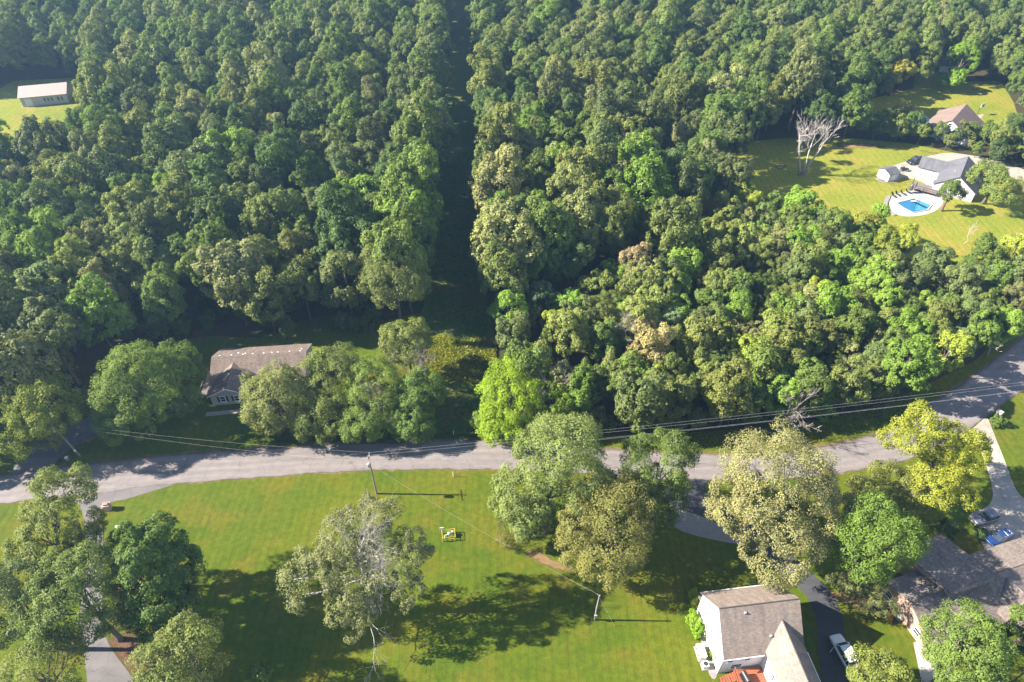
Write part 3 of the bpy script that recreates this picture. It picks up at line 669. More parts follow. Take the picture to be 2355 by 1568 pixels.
# kettle barrel grill on the deck
gx, gy = 3.3, -6.3
GR = empty('barrel_grill', tuple(H.matrix_basis @ Vector((gx, gy, dz + .01))), A7 + .2, 'dark barrel grill with silver lid on the red deck', 'grill')
MB().tube([(0, -.75, .95), (0, -.7, .95), (0, .7, .95), (0, .75, .95)], [.18, .34, .34, .18], 12).build('barrel', M['black'], GR, smooth=False)
for x in (-.28, .28):
    for y in (-.6, .6): boxpart('leg', GR, x - .03, x + .03, y - .03, y + .03, 0, .8, 'black')
boxpart('shelf', GR, -.75, -.36, -.6, .6, .82, .86, 'black'); boxpart('handle', GR, -.4, -.36, -.35, .35, 1.0, 1.04, 'black')

def in_house(x, y, z=0): return tuple(H.matrix_basis @ Vector((x, y, z)))
AC = empty('air_conditioner', in_house(-1.15, -3.4), A7, 'beige air conditioning unit with round fan on top beside the white gable wall', 'air conditioner')
boxpart('pad', AC, -.55, .55, -.55, .55, 0, .1, 'concrete'); boxpart('cabinet', AC, -.42, .42, -.42, .42, .1, .95, 'white_metal', .04)
MB().tube([(0, 0, .951), (0, 0, .985)], .33, 16).build('fan_grille', M['black'], AC)
for i in range(6): boxpart('louvre', AC, -.435, -.421, -.36, .36, .2 + i * .12, .26 + i * .12, 'galv')
UB = empty('utility_cabinet', in_house(-1.2, -1.6), A7, 'pale grey utility cabinet with dark vents beside the white gable wall', 'cabinet')
boxpart('pad', UB, -.65, .65, -1.1, 1.1, 0, .1, 'concrete'); boxpart('body', UB, -.5, .5, -.95, .95, .1, 1.1, 'white_metal', .03); boxpart('lid', UB, -.54, .54, -.99, .99, 1.1, 1.16, 'white_metal', .02)
for y in (-.45, .45): boxpart('vent', UB, -.515, -.5, y - .28, y + .28, .4, .9, 'black')

# ---------------------------------------------------------------- brown-roofed house on the right
BH = empty('brown_roof_house', tuple(G(2215, 1345)), R_(17), 'long low house with dark brown shingle roof in tree shade', 'house')
def bh(x, y, z):
    q = G(x, y, z); return BH.matrix_basis.inverted() @ q
mr = [bh(2092, 1383, 5.3), bh(2440, 1268, 5.3)]         # main ridge
def lerp(a, b, t): return a + (b - a) * t
rx = (mr[1] - mr[0]).normalized(); rn = Vector((rx.y, -rx.x, 0))   # towards the viewer
hw = 5.4; ez = 2.9
a, b = mr[0] - rx * .0, mr[1]
def off(p, d, z): q = p + rn * d; return (q.x, q.y, z)
s1 = [off(a, 0, 5.3), off(a, hw + .5, ez - .1), off(b, hw + .5, ez - .1), off(b, 0, 5.3)]
s2 = [off(b, 0, 5.296), off(b, -4.4, 3.35), off(a, -4.4, 3.35), off(a, 0, 5.296)]
rfb = plane_roof('roof', [s1, s2], M['sh_brown'], BH)
# raised block over the hall
c, d = lerp(a, b, .20), lerp(a, b, .50)
u1 = [off(c, .9, 6.6), off(c, 1.25, 6.3), off(d, 1.25, 6.3), off(d, .9, 6.6)]
u2 = [off(d, .9, 6.6), off(d, -8.4, 3.75), off(c, -8.4, 3.75), off(c, .9, 6.6)]
plane_roof('upper_roof', [u1, u2], M['sh_brown'], BH, .22)
# wing coming towards the drive side
e0 = lerp(a, b, .60); g0 = off(e0, 1.0, 5.0); g1 = off(e0 + rx * 3.2, 16, 5.0)
w1 = [g0, tuple(Vector(g1) + rx * 0), tuple(Vector(off(e0 + rx * 7.6, 16, 2.85))), tuple(Vector(off(e0 + rx * 5.0, 3.0, 2.85 + 1.2)))]
w2 = [g1, g0, tuple(Vector(off(e0 - rx * 4.4, 4.5, 2.85 + .6))), tuple(Vector(off(e0 - rx * 1.2, 16, 2.85)))]
plane_roof('wing_roof', [w1[::-1][::-1], w2], M['sh_brown'], BH)
def quadwall(pts, z0, z1): return MB().prism(pts, z0, z1)
wq_ = [off(a + rx * .5, hw - .1, 0)[:2], off(b, hw - .1, 0)[:2], off(b, -3.9, 0)[:2], off(a + rx * .5, -3.9, 0)[:2]]
wl_ = quadwall(wq_, 0, ez - .05); 
ga = [off(a + rx * .5, -3.9, ez - .06), off(a + rx * .5, hw - .1, ez - .06), off(a + rx * .5, 0, 5.05)]
gb = [tuple(Vector(p) + rx * .2) for p in ga]
wl_.add(ga + gb, [(0, 1, 2), (3, 5, 4), (0, 2, 5, 3), (1, 4, 5, 2), (0, 3, 4, 1)])
wl_.build('wall', M['brick'], BH)
quadwall([off(c + rx * .4, 1.0, 0)[:2], off(d - rx * .4, 1.0, 0)[:2], off(d - rx * .4, -7.8, 0)[:2], off(c + rx * .4, -7.8, 0)[:2]], 0, 3.6).build('hall_wall', M['brick'], BH)
for cc in (c + rx * .4, d - rx * .4):
    ga = [off(cc, -7.8, 3.5), off(cc, 1.0, 3.5), off(cc, 1.0, 6.15), off(cc, .7, 6.3)]
    gb = [tuple(Vector(p) + rx * (.2 if cc is not None else 0)) for p in ga]
    MB().add(ga + gb, [(0, 1, 2, 3), (4, 7, 6, 5), (0, 3, 7, 4), (1, 5, 6, 2)]).build('gable', M['tan_siding'], BH)
quadwall([off(e0 - rx * .9, 5.5, 0)[:2], off(e0 - rx * .2, 15.4, 0)[:2], off(e0 + rx * 6.8, 15.4, 0)[:2], off(e0 + rx * 4.6, 5.5, 0)[:2]], 0, 2.8).build('wing_wall', M['brick'], BH)
MB().tube([off(a, 0, 5.32), off(b, 0, 5.32)], .08, 5).build('ridge_cap', M['sh_tan'], rfb)
for s_ in (.3, .62): 
    q = off(lerp(a, b, s_), 2.2, 4.6); MB().box(q[0] - .15, q[0] + .15, q[1] - .15, q[1] + .15, q[2] - .2, q[2] + .22).build('roof_vent', M['galv'], BH, bevel=.03)
fx = -rx
for d_ in (-3, 3): window(BH, off(a + rx * .5, d_, 1.5), 1.2, 1.2, (fx.x, fx.y))
for s_ in (.12, .3, .45): 
    q = lerp(a, b, s_); window(BH, off(q, hw - .1, 1.5), 1.3, 1.2, (rn.x, rn.y))

# ---------------------------------------------------------------- ranch house in the trees
RH = empty('ranch_house', (-50.9, 99.5, 0), R_(5.2), 'ranch house with weathered brown roof and front gable among trees', 'house')
RL, rhw, re, rr = 9.4, 4.7, 2.7, 5.05; kk = (rr - re) / rhw
mb = MB(); gable_walls(mb, -RL + .25, RL - .25, -rhw, rhw, re, rr); mb.build('wall', M['grey_siding'], RH)
o_ = .45
q1 = [(-RL, 0, rr + .2), (-RL, -rhw - o_, re - o_ * kk + .2), (RL, -rhw - o_, re - o_ * kk + .2), (RL, 0, rr + .2)]
q2 = [(RL, 0, rr + .196), (RL, rhw + o_, re - o_ * kk + .196), (-RL, rhw + o_, re - o_ * kk + .196), (-RL, 0, rr + .196)]
rroof = plane_roof('roof', [q1, q2], M['sh_ranch'], RH)
gx0, gx1, gy_ = -8.9, -1.1, -8.3; gm = (gx0 + gx1) / 2; gr = re + (gm - gx0) * .46
mb = MB(); gable_walls(mb, gx0 + .3, gx1 - .3, gy_, -rhw + .2, re - .004, gr - .15, 'y'); mb.build('front_wing_wall', M['brick_pale'], RH)
yv = -(rr + .2 - (gr + .2)) / kk; ye = (re + .12 - rr - .2) / kk
f1 = [(gm, yv, gr + .2), (gx0, ye, re + .12), (gx0, gy_ - .4, re + .12), (gm, gy_ - .4, gr + .2)]
f2 = [(gm, gy_ - .4, gr + .196), (gx1, gy_ - .4, re + .116), (gx1, ye, re + .116), (gm, yv, gr + .196)]
plane_roof('front_wing_roof', [f1, f2], M['sh_ranch'], RH)
for s_ in (-1, 1):
    x1_ = gx0 if s_ < 0 else gx1
    MB().tube([(gm, gy_ - .42, gr + .1), (x1_, gy_ - .42, re + .02)], .09, 4).build('barge_board', M['trim'], RH)
for x in (gm - 1.35, gm + 1.35): window(RH, (x, gy_, 1.55), 1.0, 1.45, (0, -1), True)
# small entrance gable
ex = 4.9
e1 = [(ex, -2.2, 4.15), (ex - 1.5, -4.3, 3.05), (ex - 1.5, -6.4, 3.05), (ex, -6.4, 4.15)]
e2 = [(ex, -6.4, 4.146), (ex + 1.5, -6.4, 3.046), (ex + 1.5, -4.3, 3.046), (ex, -2.2, 4.146)]
plane_roof('porch_roof', [e1, e2], M['sh_ranch'], RH, .12)
for x in (ex - 1.3, ex + 1.3): boxpart('porch_post', RH, x - .07, x + .07, -6.3, -6.16, 0, 2.95, 'trim')
boxpart('door', RH, ex - .5, ex + .5, -rhw - .05, -rhw - .003, .1, 2.2, 'door')
for x in (1.0, 7.4): window(RH, (x, -rhw, 1.6), 1.3, 1.2, (0, -1), True)
window(RH, (RL - .25, 0, 1.6), 1.1, 1.2, (1, 0)); 
for i, (x, y) in enumerate(((-7.9, .5), (-5.6, .45), (-4.6, 1.6), (-3.3, .45), (-3.0, 1.0), (-1.4, .45), (.8, .45), (2.4, .5), (3.6, .5), (5.9, .5), (8.0, .45), (8.0, 1.7))):
    z = rr + .2 - y * kk; MB().box(x - .13, x + .13, y - .11, y + .11, z - .12, z + .10).build('roof_vent', M['white_metal'], RH, bevel=.04)
boxpart('gutter', RH, gx1 + .1, RL, -rhw - o_ - .12, -rhw - o_ - .005, re - o_ * kk + .02, re - o_ * kk + .14, 'gutter')
# deck on its shady side
RD = empty('side_deck', (-50.9, 99.5, 0), R_(5.2), 'weathered grey board deck on the shady side of the ranch house', 'deck')
for i in range(16): boxpart('plank', RD, -11.6 + i * .14, -11.6 + i * .14 + .125, -6.2, 1.0, .44, .5, 'deck_old')
for x in (-11.55, -9.55):
    for y in (-6.1, -2.6, .9): boxpart('post', RD, x - .06, x + .06, y - .06, y + .06, 0, 1.35 if x < -11 else .43, 'deck_old')
boxpart('rail', RD, -11.6, -11.5, -6.2, 1.0, 1.351, 1.41, 'deck_old'); boxpart('rail', RD, -11.49, -9.6, .9, 1.0, 1.351, 1.41, 'deck_old')
sheet('ranch_walk', [(RH.matrix_basis @ Vector(p))[:2] for p in ((-9.5, -11.2, 0), (3.5, -10.6, 0), (3.5, -9.6, 0), (-9.5, -10.1, 0))], .04, M['concrete'])

# ---------------------------------------------------------------- houses in the far yards
def gable_house(name, ridge0, ridge1, zr, ze, hw, wallm, roofm, label, wins, drop=0.0):
    a, b = Vector(G(*ridge0, zr)), Vector(G(*ridge1, zr)); d = b - a; d.z = 0; L = d.length; ang = math.atan2(d.y, d.x)
    e = empty(name, (a.x, a.y, 0), ang, label, 'house'); kk = (zr - ze) / hw; o = .4
    mb = MB(); gable_walls(mb, .3, L - .3, -hw, hw, ze, zr - .05); mb.build('wall', M[wallm], e)
    r1 = [(0, 0, zr + .15), (0, -hw - o, ze - o * kk + .15), (L, -hw - o, ze - o * kk + .15), (L, 0, zr + .15)]
    r2 = [(L, 0, zr + .146), (L, hw + o, ze - o * kk + .146), (0, hw + o, ze - o * kk + .146), (0, 0, zr + .146)]
    plane_roof('roof', [r1, r2], M[roofm], e)
    for (x, side, z) in wins:
        if side == 'l': window(e, (x, hw, z), 1.2, 1.3, (0, 1))
        elif side == 'r': window(e, (x, -hw, z), 1.2, 1.3, (0, -1))
        elif side == 'f': window(e, (.3, x, z), 1.1, 1.3, (-1, 0))
        else: window(e, (L - .3, x, z), 1.1, 1.3, (1, 0))
    return e, L, kk
PH, PL, pk = gable_house('pool_house', (2207, 408), (2226, 360), 6.3, 2.8, 5.2, 'grey_siding', 'sh_grey', 'pale grey house with grey roof beside the patio pool', [(-2.5, 'f', 1.6), (2.5, 'f', 1.6), (0, 'f', 4.8), (4, 'l', 1.7), (9, 'l', 1.7), (4, 'r', 1.7)])
# garage wing on its far left side
gz0, gz1 = 7.6, 13.2; gm_ = (gz0 + gz1) / 2
plane_roof('garage_roof', [[(gm_, .8, 5.2), (gz0, 3.0, 2.9), (gz0, 11.0, 2.9), (gm_, 11.0, 5.2)][::-1], [(gm_, 11.0, 5.196), (gz1, 11.0, 2.896), (gz1, 3.0, 2.896), (gm_, .8, 5.196)][::-1]], M['sh_grey'], PH)
mb = MB(); gable_walls(mb, gz0 + .3, gz1 - .3, 5.0, 10.6, 2.8, 5.0, 'y'); mb.build('garage_wall', M['grey_siding'], PH)
boxpart('garage_door', PH, gm_ - 2, gm_ + 2, 10.605, 10.66, 0, 2.3, 'trim')
MB().box(5.2, 5.5, 1.6, 1.9, 4.9, 5.6).build('roof_vent', M['galv'], PH)
boxpart('sunroom', PH, 2.6, 6.4, 5.205, 7.2, 0, 2.7, 'grey_siding')
plane_roof('sunroom_roof', [[(2.4, 5.2, 3.0), (6.6, 5.2, 3.0), (6.6, 7.5, 2.75), (2.4, 7.5, 2.75)]], M['trim'], PH, .1)
# deck with rail between house and pool
def ph(x, y, z=0): return tuple(PH.matrix_basis @ Vector((x, y, z)))
PD = empty('pool_deck', ph(0, 0), PH.rotation_euler.z, 'raised grey timber deck with railing beside the pool house', 'deck')
for i in range(20): boxpart('plank', PD, -2.4 + i * .22, -2.4 + i * .22 + .2, 5.3 if i > 12 else 3.4, 10.4, .92, .99, 'deck_old')
for x in (-2.35, 0, 1.9):
    for y in (3.6, 7, 10.3): boxpart('post', PD, x - .07, x + .07, y - .07, y + .07, 0, 1.9 if y > 10 or x < -2 else .915, 'shutter')
boxpart('rail', PD, -2.42, -2.3, 3.4, 10.4, 1.901, 1.97, 'shutter'); boxpart('rail', PD, -2.29, 1.95, 10.28, 10.4, 1.901, 1.97, 'shutter')
# patio, pool, coping
sheet('patio', smooth(gp([(2042, 462), (2055, 448), (2085, 440), (2118, 432), (2140, 436), (2165, 452), (2166, 470), (2140, 490), (2090, 498), (2050, 490)]), 5), .06, M['patio'], th=.05)
sheet('patio_wall', smooth(gp([(2030, 470), (2036, 455), (2042, 450), (2046, 455), (2040, 468), (2042, 480), (2058, 494), (2053, 495), (2036, 484)]), 4), .3, M['gravel'], th=.29)
PO = empty('swimming_pool', tuple(G(2105, 470)), 0, 'angular blue swimming pool set in pale patio', 'pool')
pw = [G(x, y) - G(2105, 470) for x, y in ((2060, 468), (2102, 457), (2118, 462), (2142, 472), (2132, 484), (2098, 490), (2078, 480))]
MB().add([(p.x, p.y, .085) for p in pw], [tuple(range(len(pw)))[::-1]]).build('water', M['water'], PO)
sh = [G(x, y) - G(2105, 470) for x, y in ((2108, 462), (2118, 463), (2140, 472), (2131, 482), (2104, 484))]
MB().add([(p.x, p.y, .091) for p in sh], [tuple(range(len(sh)))[::-1]]).build('shallow_end', M['water2'], PO)
cmb = MB()
for i in range(len(pw)):
    a_, b_ = pw[i], pw[(i + 1) % len(pw)]; cmb.tube([(a_.x, a_.y, .08), (b_.x, b_.y, .08)], .2, 6)
cmb.build('coping', M['patio'], PO)
SLD = empty('pool_slide', tuple(G(2100, 478, .08)), 0, 'white pool slide with dark rails at the pool edge', 'slide')
MB().slab([(0, 0, 2.2), (.9, 0, 2.2), (1.4, 3.2, .35), (.5, 3.2, .35)], .12).build('chute', M['white_metal'], SLD)
for x in (.05, .8): MB().tube([(x, -.1, 0), (x, 0, 2.2)], .05, 6).build('leg', M['black'], SLD)
for x in (-.02, .92): MB().tube([(x, 0, 2.4), (x + .5, 3.2, .55)], .04, 5).build('rail', M['black'], SLD)
for i, (x, y) in enumerate(((2052, 451), (2061, 448), (2073, 446), (2085, 443))):
    LC = empty('lounge_chair', tuple(G(x, y, .06)), R_(200 + 9 * i), 'dark lounge chair in the row along the patio edge', 'chair', 'lounge chairs by the pool')
    boxpart('seat', LC, -.32, .32, -.1, 1.1, .32, .4, 'shutter'); MB().slab([(-.32, -.1, .42), (.32, -.1, .42), (.32, -.65, 1.05), (-.32, -.65, 1.05)], .07).build('backrest', M['shutter'], LC)
    for lx in (-.28, .28):
        for ly in (-.05, 1.0): boxpart('leg', LC, lx - .03, lx + .03, ly - .03, ly + .03, 0, .32, 'shutter')
UM = empty('patio_umbrella', tuple(G(2090, 443, .06)), 0, 'folded grey patio umbrella standing by the pool fence', 'umbrella')
MB().tube([(0, 0, 0), (0, 0, 2.9)], .04, 6).build('pole', M['black'], UM)
MB().tube([(0, 0, .9), (0, 0, 1.2), (0, 0, 2.2), (.1, 0, 2.8)], [.5, .62, .45, .08], 10).build('canopy', M['car_grey'], UM)
# pale shed with grey lean-to roof
SH = empty('garden_shed', tuple(G(2036, 407)), R_(24), 'small pale shed with grey roof on the yard drive', 'shed')
boxpart('wall', SH, -1.9, 1.9, -2.4, 1.6, 0, 2.2, 'white_siding'); boxpart('door', SH, -.7, .7, -2.46, -2.402, 0, 1.9, 'trim')
plane_roof('roof', [[(-2.1, -.3, 3.2), (-2.1, -2.7, 2.2), (2.1, -2.7, 2.2), (2.1, -.3, 3.2)], [(2.1, -.3, 3.196), (2.1, 2.0, 2.2), (-2.1, 2.0, 2.2), (-2.1, -.3, 3.196)]], M['sh_grey'], SH, .1)
MB().add([(-1.9, -2.4, 2.2), (-1.9, 1.6, 2.2), (-1.9, -.3, 3.05), (1.9, -2.4, 2.2), (1.9, 1.6, 2.2), (1.9, -.3, 3.05)], [(0, 2, 1), (3, 4, 5), (0, 3, 5, 2), (1, 2, 5, 4)]).build('gable', M['white_siding'], SH)

FH, FL, fk = gable_house('rose_roof_house', (2188, 278), (2222, 240), 6.6, 2.6, 6.6, 'white_siding', 'sh_rose', 'pale house with rose brown roof on the far lawn', [(-2, 'f', 1.7), (2.5, 'f', 1.7), (0, 'f', 5.0), (6, 'l', 1.7)])
sheet('far_drive', gp([(2230, 268), (2262, 262), (2256, 272), (2236, 280)]), .03, M['concrete'])
FP = empty('round_pool', tuple(G(2105, 272)), 0, 'pale blue pool half hidden by bushes beside the far house', 'pool')
pw = [(4.5 * math.cos(t_ * .524) , 7 * math.sin(t_ * .524)) for t_ in range(12)]
MB().prism(pw, 0, .12).build('surround', M['patio'], FP); MB().prism([(x * .86, y * .9) for x, y in pw], .0, .16).build('water', M['water2'], FP)
BB = empty('basketball_hoop', tuple(G(2247, 262)), R_(-60), 'white basketball backboard on a pole beside the far lawn drive', 'hoop')
MB().tube([(0, 0, 0), (0, 0, 2.4), (.5, 0, 3.2)], .09, 6).build('pole', M['black'], BB)
boxpart('backboard', BB, .5, .56, -1.1, 1.1, 2.6, 3.9, 'white_metal'); boxpart('target_square', BB, .565, .575, -.4, .4, 2.9, 3.4, 'shutter')
MB().tube([(.58 + .25 * (1 - math.cos(t_)), .25 * math.sin(t_), 2.85) for t_ in [i * .52 for i in range(13)]], .03, 4).build('rim', M['orange'], BB)
# pale gables among the trees at the edge of the far yards
for x, y, w_, hh, lab in ((2349, 112, 5.0, 4.0, 'white gabled house showing through the trees beyond the far lawn'), (2178, 152, 3.4, 2.6, 'small white outbuilding in the shade behind the far yard')):
    e = empty('outbuilding' if w_ < 4 else 'white_house', tuple(G(x, y + 8)), R_(-20), lab, 'outbuilding' if w_ < 4 else 'house')
    mb = MB(); gable_walls(mb, -w_, w_, -w_, w_, hh, hh + w_ * .6); mb.build('wall', M['white_siding'], e)
    plane_roof('roof', [[(-w_ - .3, 0, hh + w_ * .6 + .2), (-w_ - .3, -w_ - .4, hh - .1), (w_ + .3, -w_ - .4, hh - .1), (w_ + .3, 0, hh + w_ * .6 + .2)],
                        [(w_ + .3, 0, hh + w_ * .6 + .196), (w_ + .3, w_ + .4, hh - .1), (-w_ - .3, w_ + .4, hh - .1), (-w_ - .3, 0, hh + w_ * .6 + .196)]], M['sh_grey'], e)
    window(e, (0, -w_, hh * .55), 1.1, 1.2, (0, -1)); window(e, (-w_, 0, hh * .55), 1.0, 1.1, (-1, 0))
# long barn
bl, br_ = G(54, 246), G(160, 236)
BN = empty('metal_barn', tuple(bl), math.atan2(br_.y - bl.y, br_.x - bl.x), 'long low barn with pale pink metal roof on the clearing lawn', 'barn')
LB = (br_ - bl).length
mb = MB(); gable_walls(mb, 0, LB, 0, 9, 3.4, 5.3); mb.build('wall', M['barn_wall'], BN)
plane_roof('roof', [[(-.4, 4.5, 5.5), (-.4, -.5, 3.3), (LB + .4, -.5, 3.3), (LB + .4, 4.5, 5.5)], [(LB + .4, 4.5, 5.496), (LB + .4, 9.5, 3.3), (-.4, 9.5, 3.3), (-.4, 4.5, 5.496)]], M['metal_roof'], BN, .1)
boxpart('sliding_door', BN, 1.2, 3.4, -.08, -.003, 0, 2.9, 'white_siding')
for x in (7.2, 8.3, 9.4): boxpart('window', BN, x, x + .6, -.05, -.003, 1.2, 2.4, 'glass')
for x in (LB - 3.2, LB - 2.0): boxpart('window', BN, x, x + .6, -.05, -.003, 1.2, 2.4, 'glass')

# ---------------------------------------------------------------- vehicles
def loft(st):
    """st = list of closed rings with the same number of points"""
    mb = MB(); n = len(st[0]); vs = [p for r in st for p in r]
    fs = [(i * n + k, i * n + (k + 1) % n, (i + 1) * n + (k + 1) % n, (i + 1) * n + k) for i in range(len(st) - 1) for k in range(n)]
    fs += [tuple(range(n - 1, -1, -1)), tuple((len(st) - 1) * n + k for k in range(n))]
    return mb.add(vs, fs)
def wheel(parent, x, y, r, w):
    s = 1 if y > 0 else -1
    o = MB().tube([(x, y - w / 2, r), (x, y - w * .42, r), (x, y + w * .42, r), (x, y + w / 2, r)], [r * .9, r, r, r * .9], 18).build('wheel', M['rubber'], parent)
    MB().tube([(x, y + s * w * .45, r), (x, y + s * (w * .5 + .015), r)], [r * .62, r * .55], 14).build('rim', M['rim'], o)
    return o
def car(name, label, x, y, heading, paintm, L=4.75, Wd=1.86, Hh=1.7, style='suv', rails=False, rail_w=None, z=.06, door_open=False):
    """nose along +x"""
    e = empty(name, tuple(G(x, y)), heading, label, 'car'); e.location.z = z
    w = Wd / 2; h0 = .24; zb = Hh * .56
    def ring(px, hw, z0, z1, tuck=.9):
        return [(px, -hw * .88, z0), (px, -hw, z0 + .18), (px, -hw, z0 + (z1 - z0) * .62), (px, -hw * tuck, z1), (px, 0, z1 + .035),
                (px, hw * tuck, z1), (px, hw, z0 + (z1 - z0) * .62), (px, hw, z0 + .18), (px, hw * .88, z0), (px, 0, z0)]
    F_ = L / 2
    hood = zb - (.10 if style != 'truck' else .02)
    st = [ring(F_ + .04, w * .82, h0 + .08, hood - .2), ring(F_ - .02, w * .95, h0, hood - .12), ring(F_ - .5, w * 1.03, h0, hood - .02), ring(F_ - 1.25, w * 1.05, h0, hood + .06),
          ring(.3, w * 1.05, h0, zb + .02), ring(-.9, w * 1.05, h0, zb + .02), ring(-F_ + .6, w * 1.04, h0, zb + .03), ring(-F_ + .02, w * 1.0, h0, zb), ring(-F_ - .03, w * .9, h0 + .1, zb - .08)]
    body = loft(st).build('body', paintm, e, smooth=True); sd = body.modifiers.new('round', 'SUBSURF'); sd.levels = 2; sd.render_levels = 2
    def cab(xs):
        r = []
        for (px, hb, ht, z0, z1) in xs:
            r.append([(px, -hb, z0), (px, -(hb + ht) / 2, z0 + (z1 - z0) * .55), (px, -ht, z1), (px, ht, z1), (px, (hb + ht) / 2, z0 + (z1 - z0) * .55), (px, hb, z0)])
        return loft(r)
    ws, rs = F_ - 1.35, (-F_ + .28 if style == 'suv' else -F_ + 1.0)
    if style == 'truck': ws, rs = F_ - 1.75, -.75
    zt = Hh; t1 = ws - .72; t2 = rs + (.35 if style != 'sedan' else .75)
    base = zb - .03
    # glasshouse: dark glass body, painted roof and pillars over it
    def pane(nm, pts, th=.02):
        return MB().slab(pts, th).build(nm, M['glass'], e)
    ci = [(ws, w * .86, w * .84, base, base + .05), (t1, w * .94, w * .79, base, zt - .05), (t2, w * .94, w * .79, base, zt - .05), (rs, w * .86, w * .82, base, base + .05)]
    cab(ci).build('glasshouse', M['glass'], e)
    rp = MB(); rp.add([(t1 + .1, -w * .77, zt - .075), (t1 + .1, w * .77, zt - .075), (t1 - .25, -w * .80, zt - .01), (t1 - .25, w * .80, zt - .01),
                       (t2 + .2, -w * .80, zt - .01), (t2 + .2, w * .80, zt - .01), (t2 - .08, -w * .78, zt - .08), (t2 - .08, w * .78, zt - .08)],
                      [(0, 1, 3, 2), (2, 3, 5, 4), (4, 5, 7, 6)])
    ro = rp.build('roof', paintm, e); so_ = ro.modifiers.new('solid', 'SOLIDIFY'); so_.thickness = .07; so_.offset = 0
    for s in (-1, 1):
        for (xa, xb) in ((ws + .02, t1 + .02), (rs - .01, t2 - .02)):
            MB().tube([(xa, s * w * .87, base + .03), (xb, s * w * .74, zt - .06)], .055, 5).build('pillar', paintm, e)
        xm = (t1 + t2) / 2
        MB().tube([(xm, s * w * .925, base + .02), (xm, s * w * .75, zt - .05)], .045, 5).build('pillar', paintm, e)
        if style == 'suv': MB().tube([(t2 + .35, s * w * .925, base + .02), (t2 + .3, s * w * .75, zt - .05)], .06, 5).build('pillar', paintm, e)
        MB().box(F_ - .2, F_ - .03, s * w * .62 - .17, s * w * .62 + .17, hood - .27, hood - .15).build('headlight', M['lens'], e, bevel=.02)
        MB().box(-F_ - .005, -F_ + .12, s * w * .7 - .12, s * w * .7 + .12, zb - .3, zb - .05).build('tail_light', M['tail'], e, bevel=.02)
        MB().box(ws - .35, ws - .18, s * (w + .12) - .1, s * (w + .12) + .1, zb + .02, zb + .17).build('mirror', paintm, e, bevel=.03)
        for wx in (F_ - .92, -F_ + .95): wheel(e, wx, s * (w - .1), .36 if style != 'truck' else .42, .24)
        if rails:
            MB().tube([(t1 - .1, s * w * .66, zt), (t1 - .25, s * w * .66, zt + .09), (t2 + .25, s * w * .66, zt + .09), (t2 + .1, s * w * .66, zt)], .025, 5).build('roof_rail', M['galv'], e)
    if rails:
        for xr in ((t1 * .6 + t2 * .4), (t1 * .2 + t2 * .8)):
            MB().tube([(xr, -w * .66, zt + .1), (xr, w * .66, zt + .1)], .02, 5).build('roof_bar', M['galv'], e)
    MB().box(F_ - .03, F_ + .02, -w * .45, w * .45, hood - .33, hood - .2).build('grille', M['black'], e)
    MB().box(-F_ - .02, -F_ + .02, -.26, .26, zb - .42, zb - .3).build('number_plate', M['white_metal'], e)
    if style == 'truck':
        MB().box(-F_ + .12, rs - .12, -w * .84, w * .84, zb + .005, zb + .05).build('bed_liner', M['rubber'], e)
        for s in (-1, 1): MB().box(-F_ + .05, rs - .05, s * w * .9 - .07, s * w * .9 + .07, zb - .02, zb + .13).build('bed_side', paintm, e, bevel=.02)
        MB().box(-F_ + .02, -F_ + .1, -w * .83, w * .83, zb - .02, zb + .13).build('tailgate', paintm, e, bevel=.02)
    if door_open:
        dm = MB().box(-1.1, 0, -.04, .04, h0 + .12, zb).box(-1.06, -.06, -.02, .02, zb + .002, zb + .06)
        o = dm.build('door', paintm, e); o.location = (ws - .15, w + .03, 0); o.rotation_euler = (0, 0, R_(-58))
        MB().add([(-1.0, -.012, zb + .06), (-.25, -.012, zb + .06), (-.5, -.012, zt - .1), (-.95, -.012, zt - .1), (-1.0, .012, zb + .06), (-.25, .012, zb + .06), (-.5, .012, zt - .1), (-.95, .012, zt - .1)],
                 [(0, 1, 2, 3), (7, 6, 5, 4), (0, 4, 5, 1), (1, 5, 6, 2), (2, 6, 7, 3), (3, 7, 4, 0)]).build('window', M['glass'], o)
    return e
def heading(x0, y0, x1, y1):
    a, b = G(x0, y0), G(x1, y1); return math.atan2(b.y - a.y, b.x - a.x)
car('white_suv', 'white sport utility car with its side door open beside the white house', 1937, 1502, heading(1962, 1545, 1916, 1462), M['car_white'], 4.9, 1.95, 1.75, 'suv', door_open=True)
car('grey_car', 'dark grey hatchback on the concrete drive beside the oval lawn', 2262, 1195, heading(2292, 1186, 2235, 1203), M['car_grey'], 4.6, 1.85, 1.62, 'suv')
car('blue_car', 'blue estate car with silver roof bars on the concrete drive', 2293, 1240, heading(2322, 1227, 2267, 1252), M['car_blue'], 4.85, 1.88, 1.66, 'suv', rails=True)
car('black_pickup', 'black pickup truck parked on the drive above the patio', 2104, 374, heading(2122, 370, 2084, 378), M['car_black'], 5.9, 2.05, 1.95, 'truck')
# small utility buggy by the shed
BG = empty('utility_buggy', tuple(G(2078, 392)), R_(-25), 'small black off-road buggy beside the pale shed', 'buggy'); BG.location.z = .03
MB().box(-1.1, 1.1, -.5, .5, .4, .75).build('body', M['black'], BG, bevel=.08); MB().box(-.5, -.1, -.45, .45, .75, 1.05).build('seat', M['rubber'], BG, bevel=.05)
for s in (-1, 1):
    for x in (-.8, .8): wheel(BG, x, s * .58, .32, .24)
    MB().tube([(.6, s * .45, .75), (.3, s * .45, 1.7), (-.7, s * .45, 1.7), (-.9, s * .45, .75)], .03, 5).build('roll_bar', M['black'], BG)

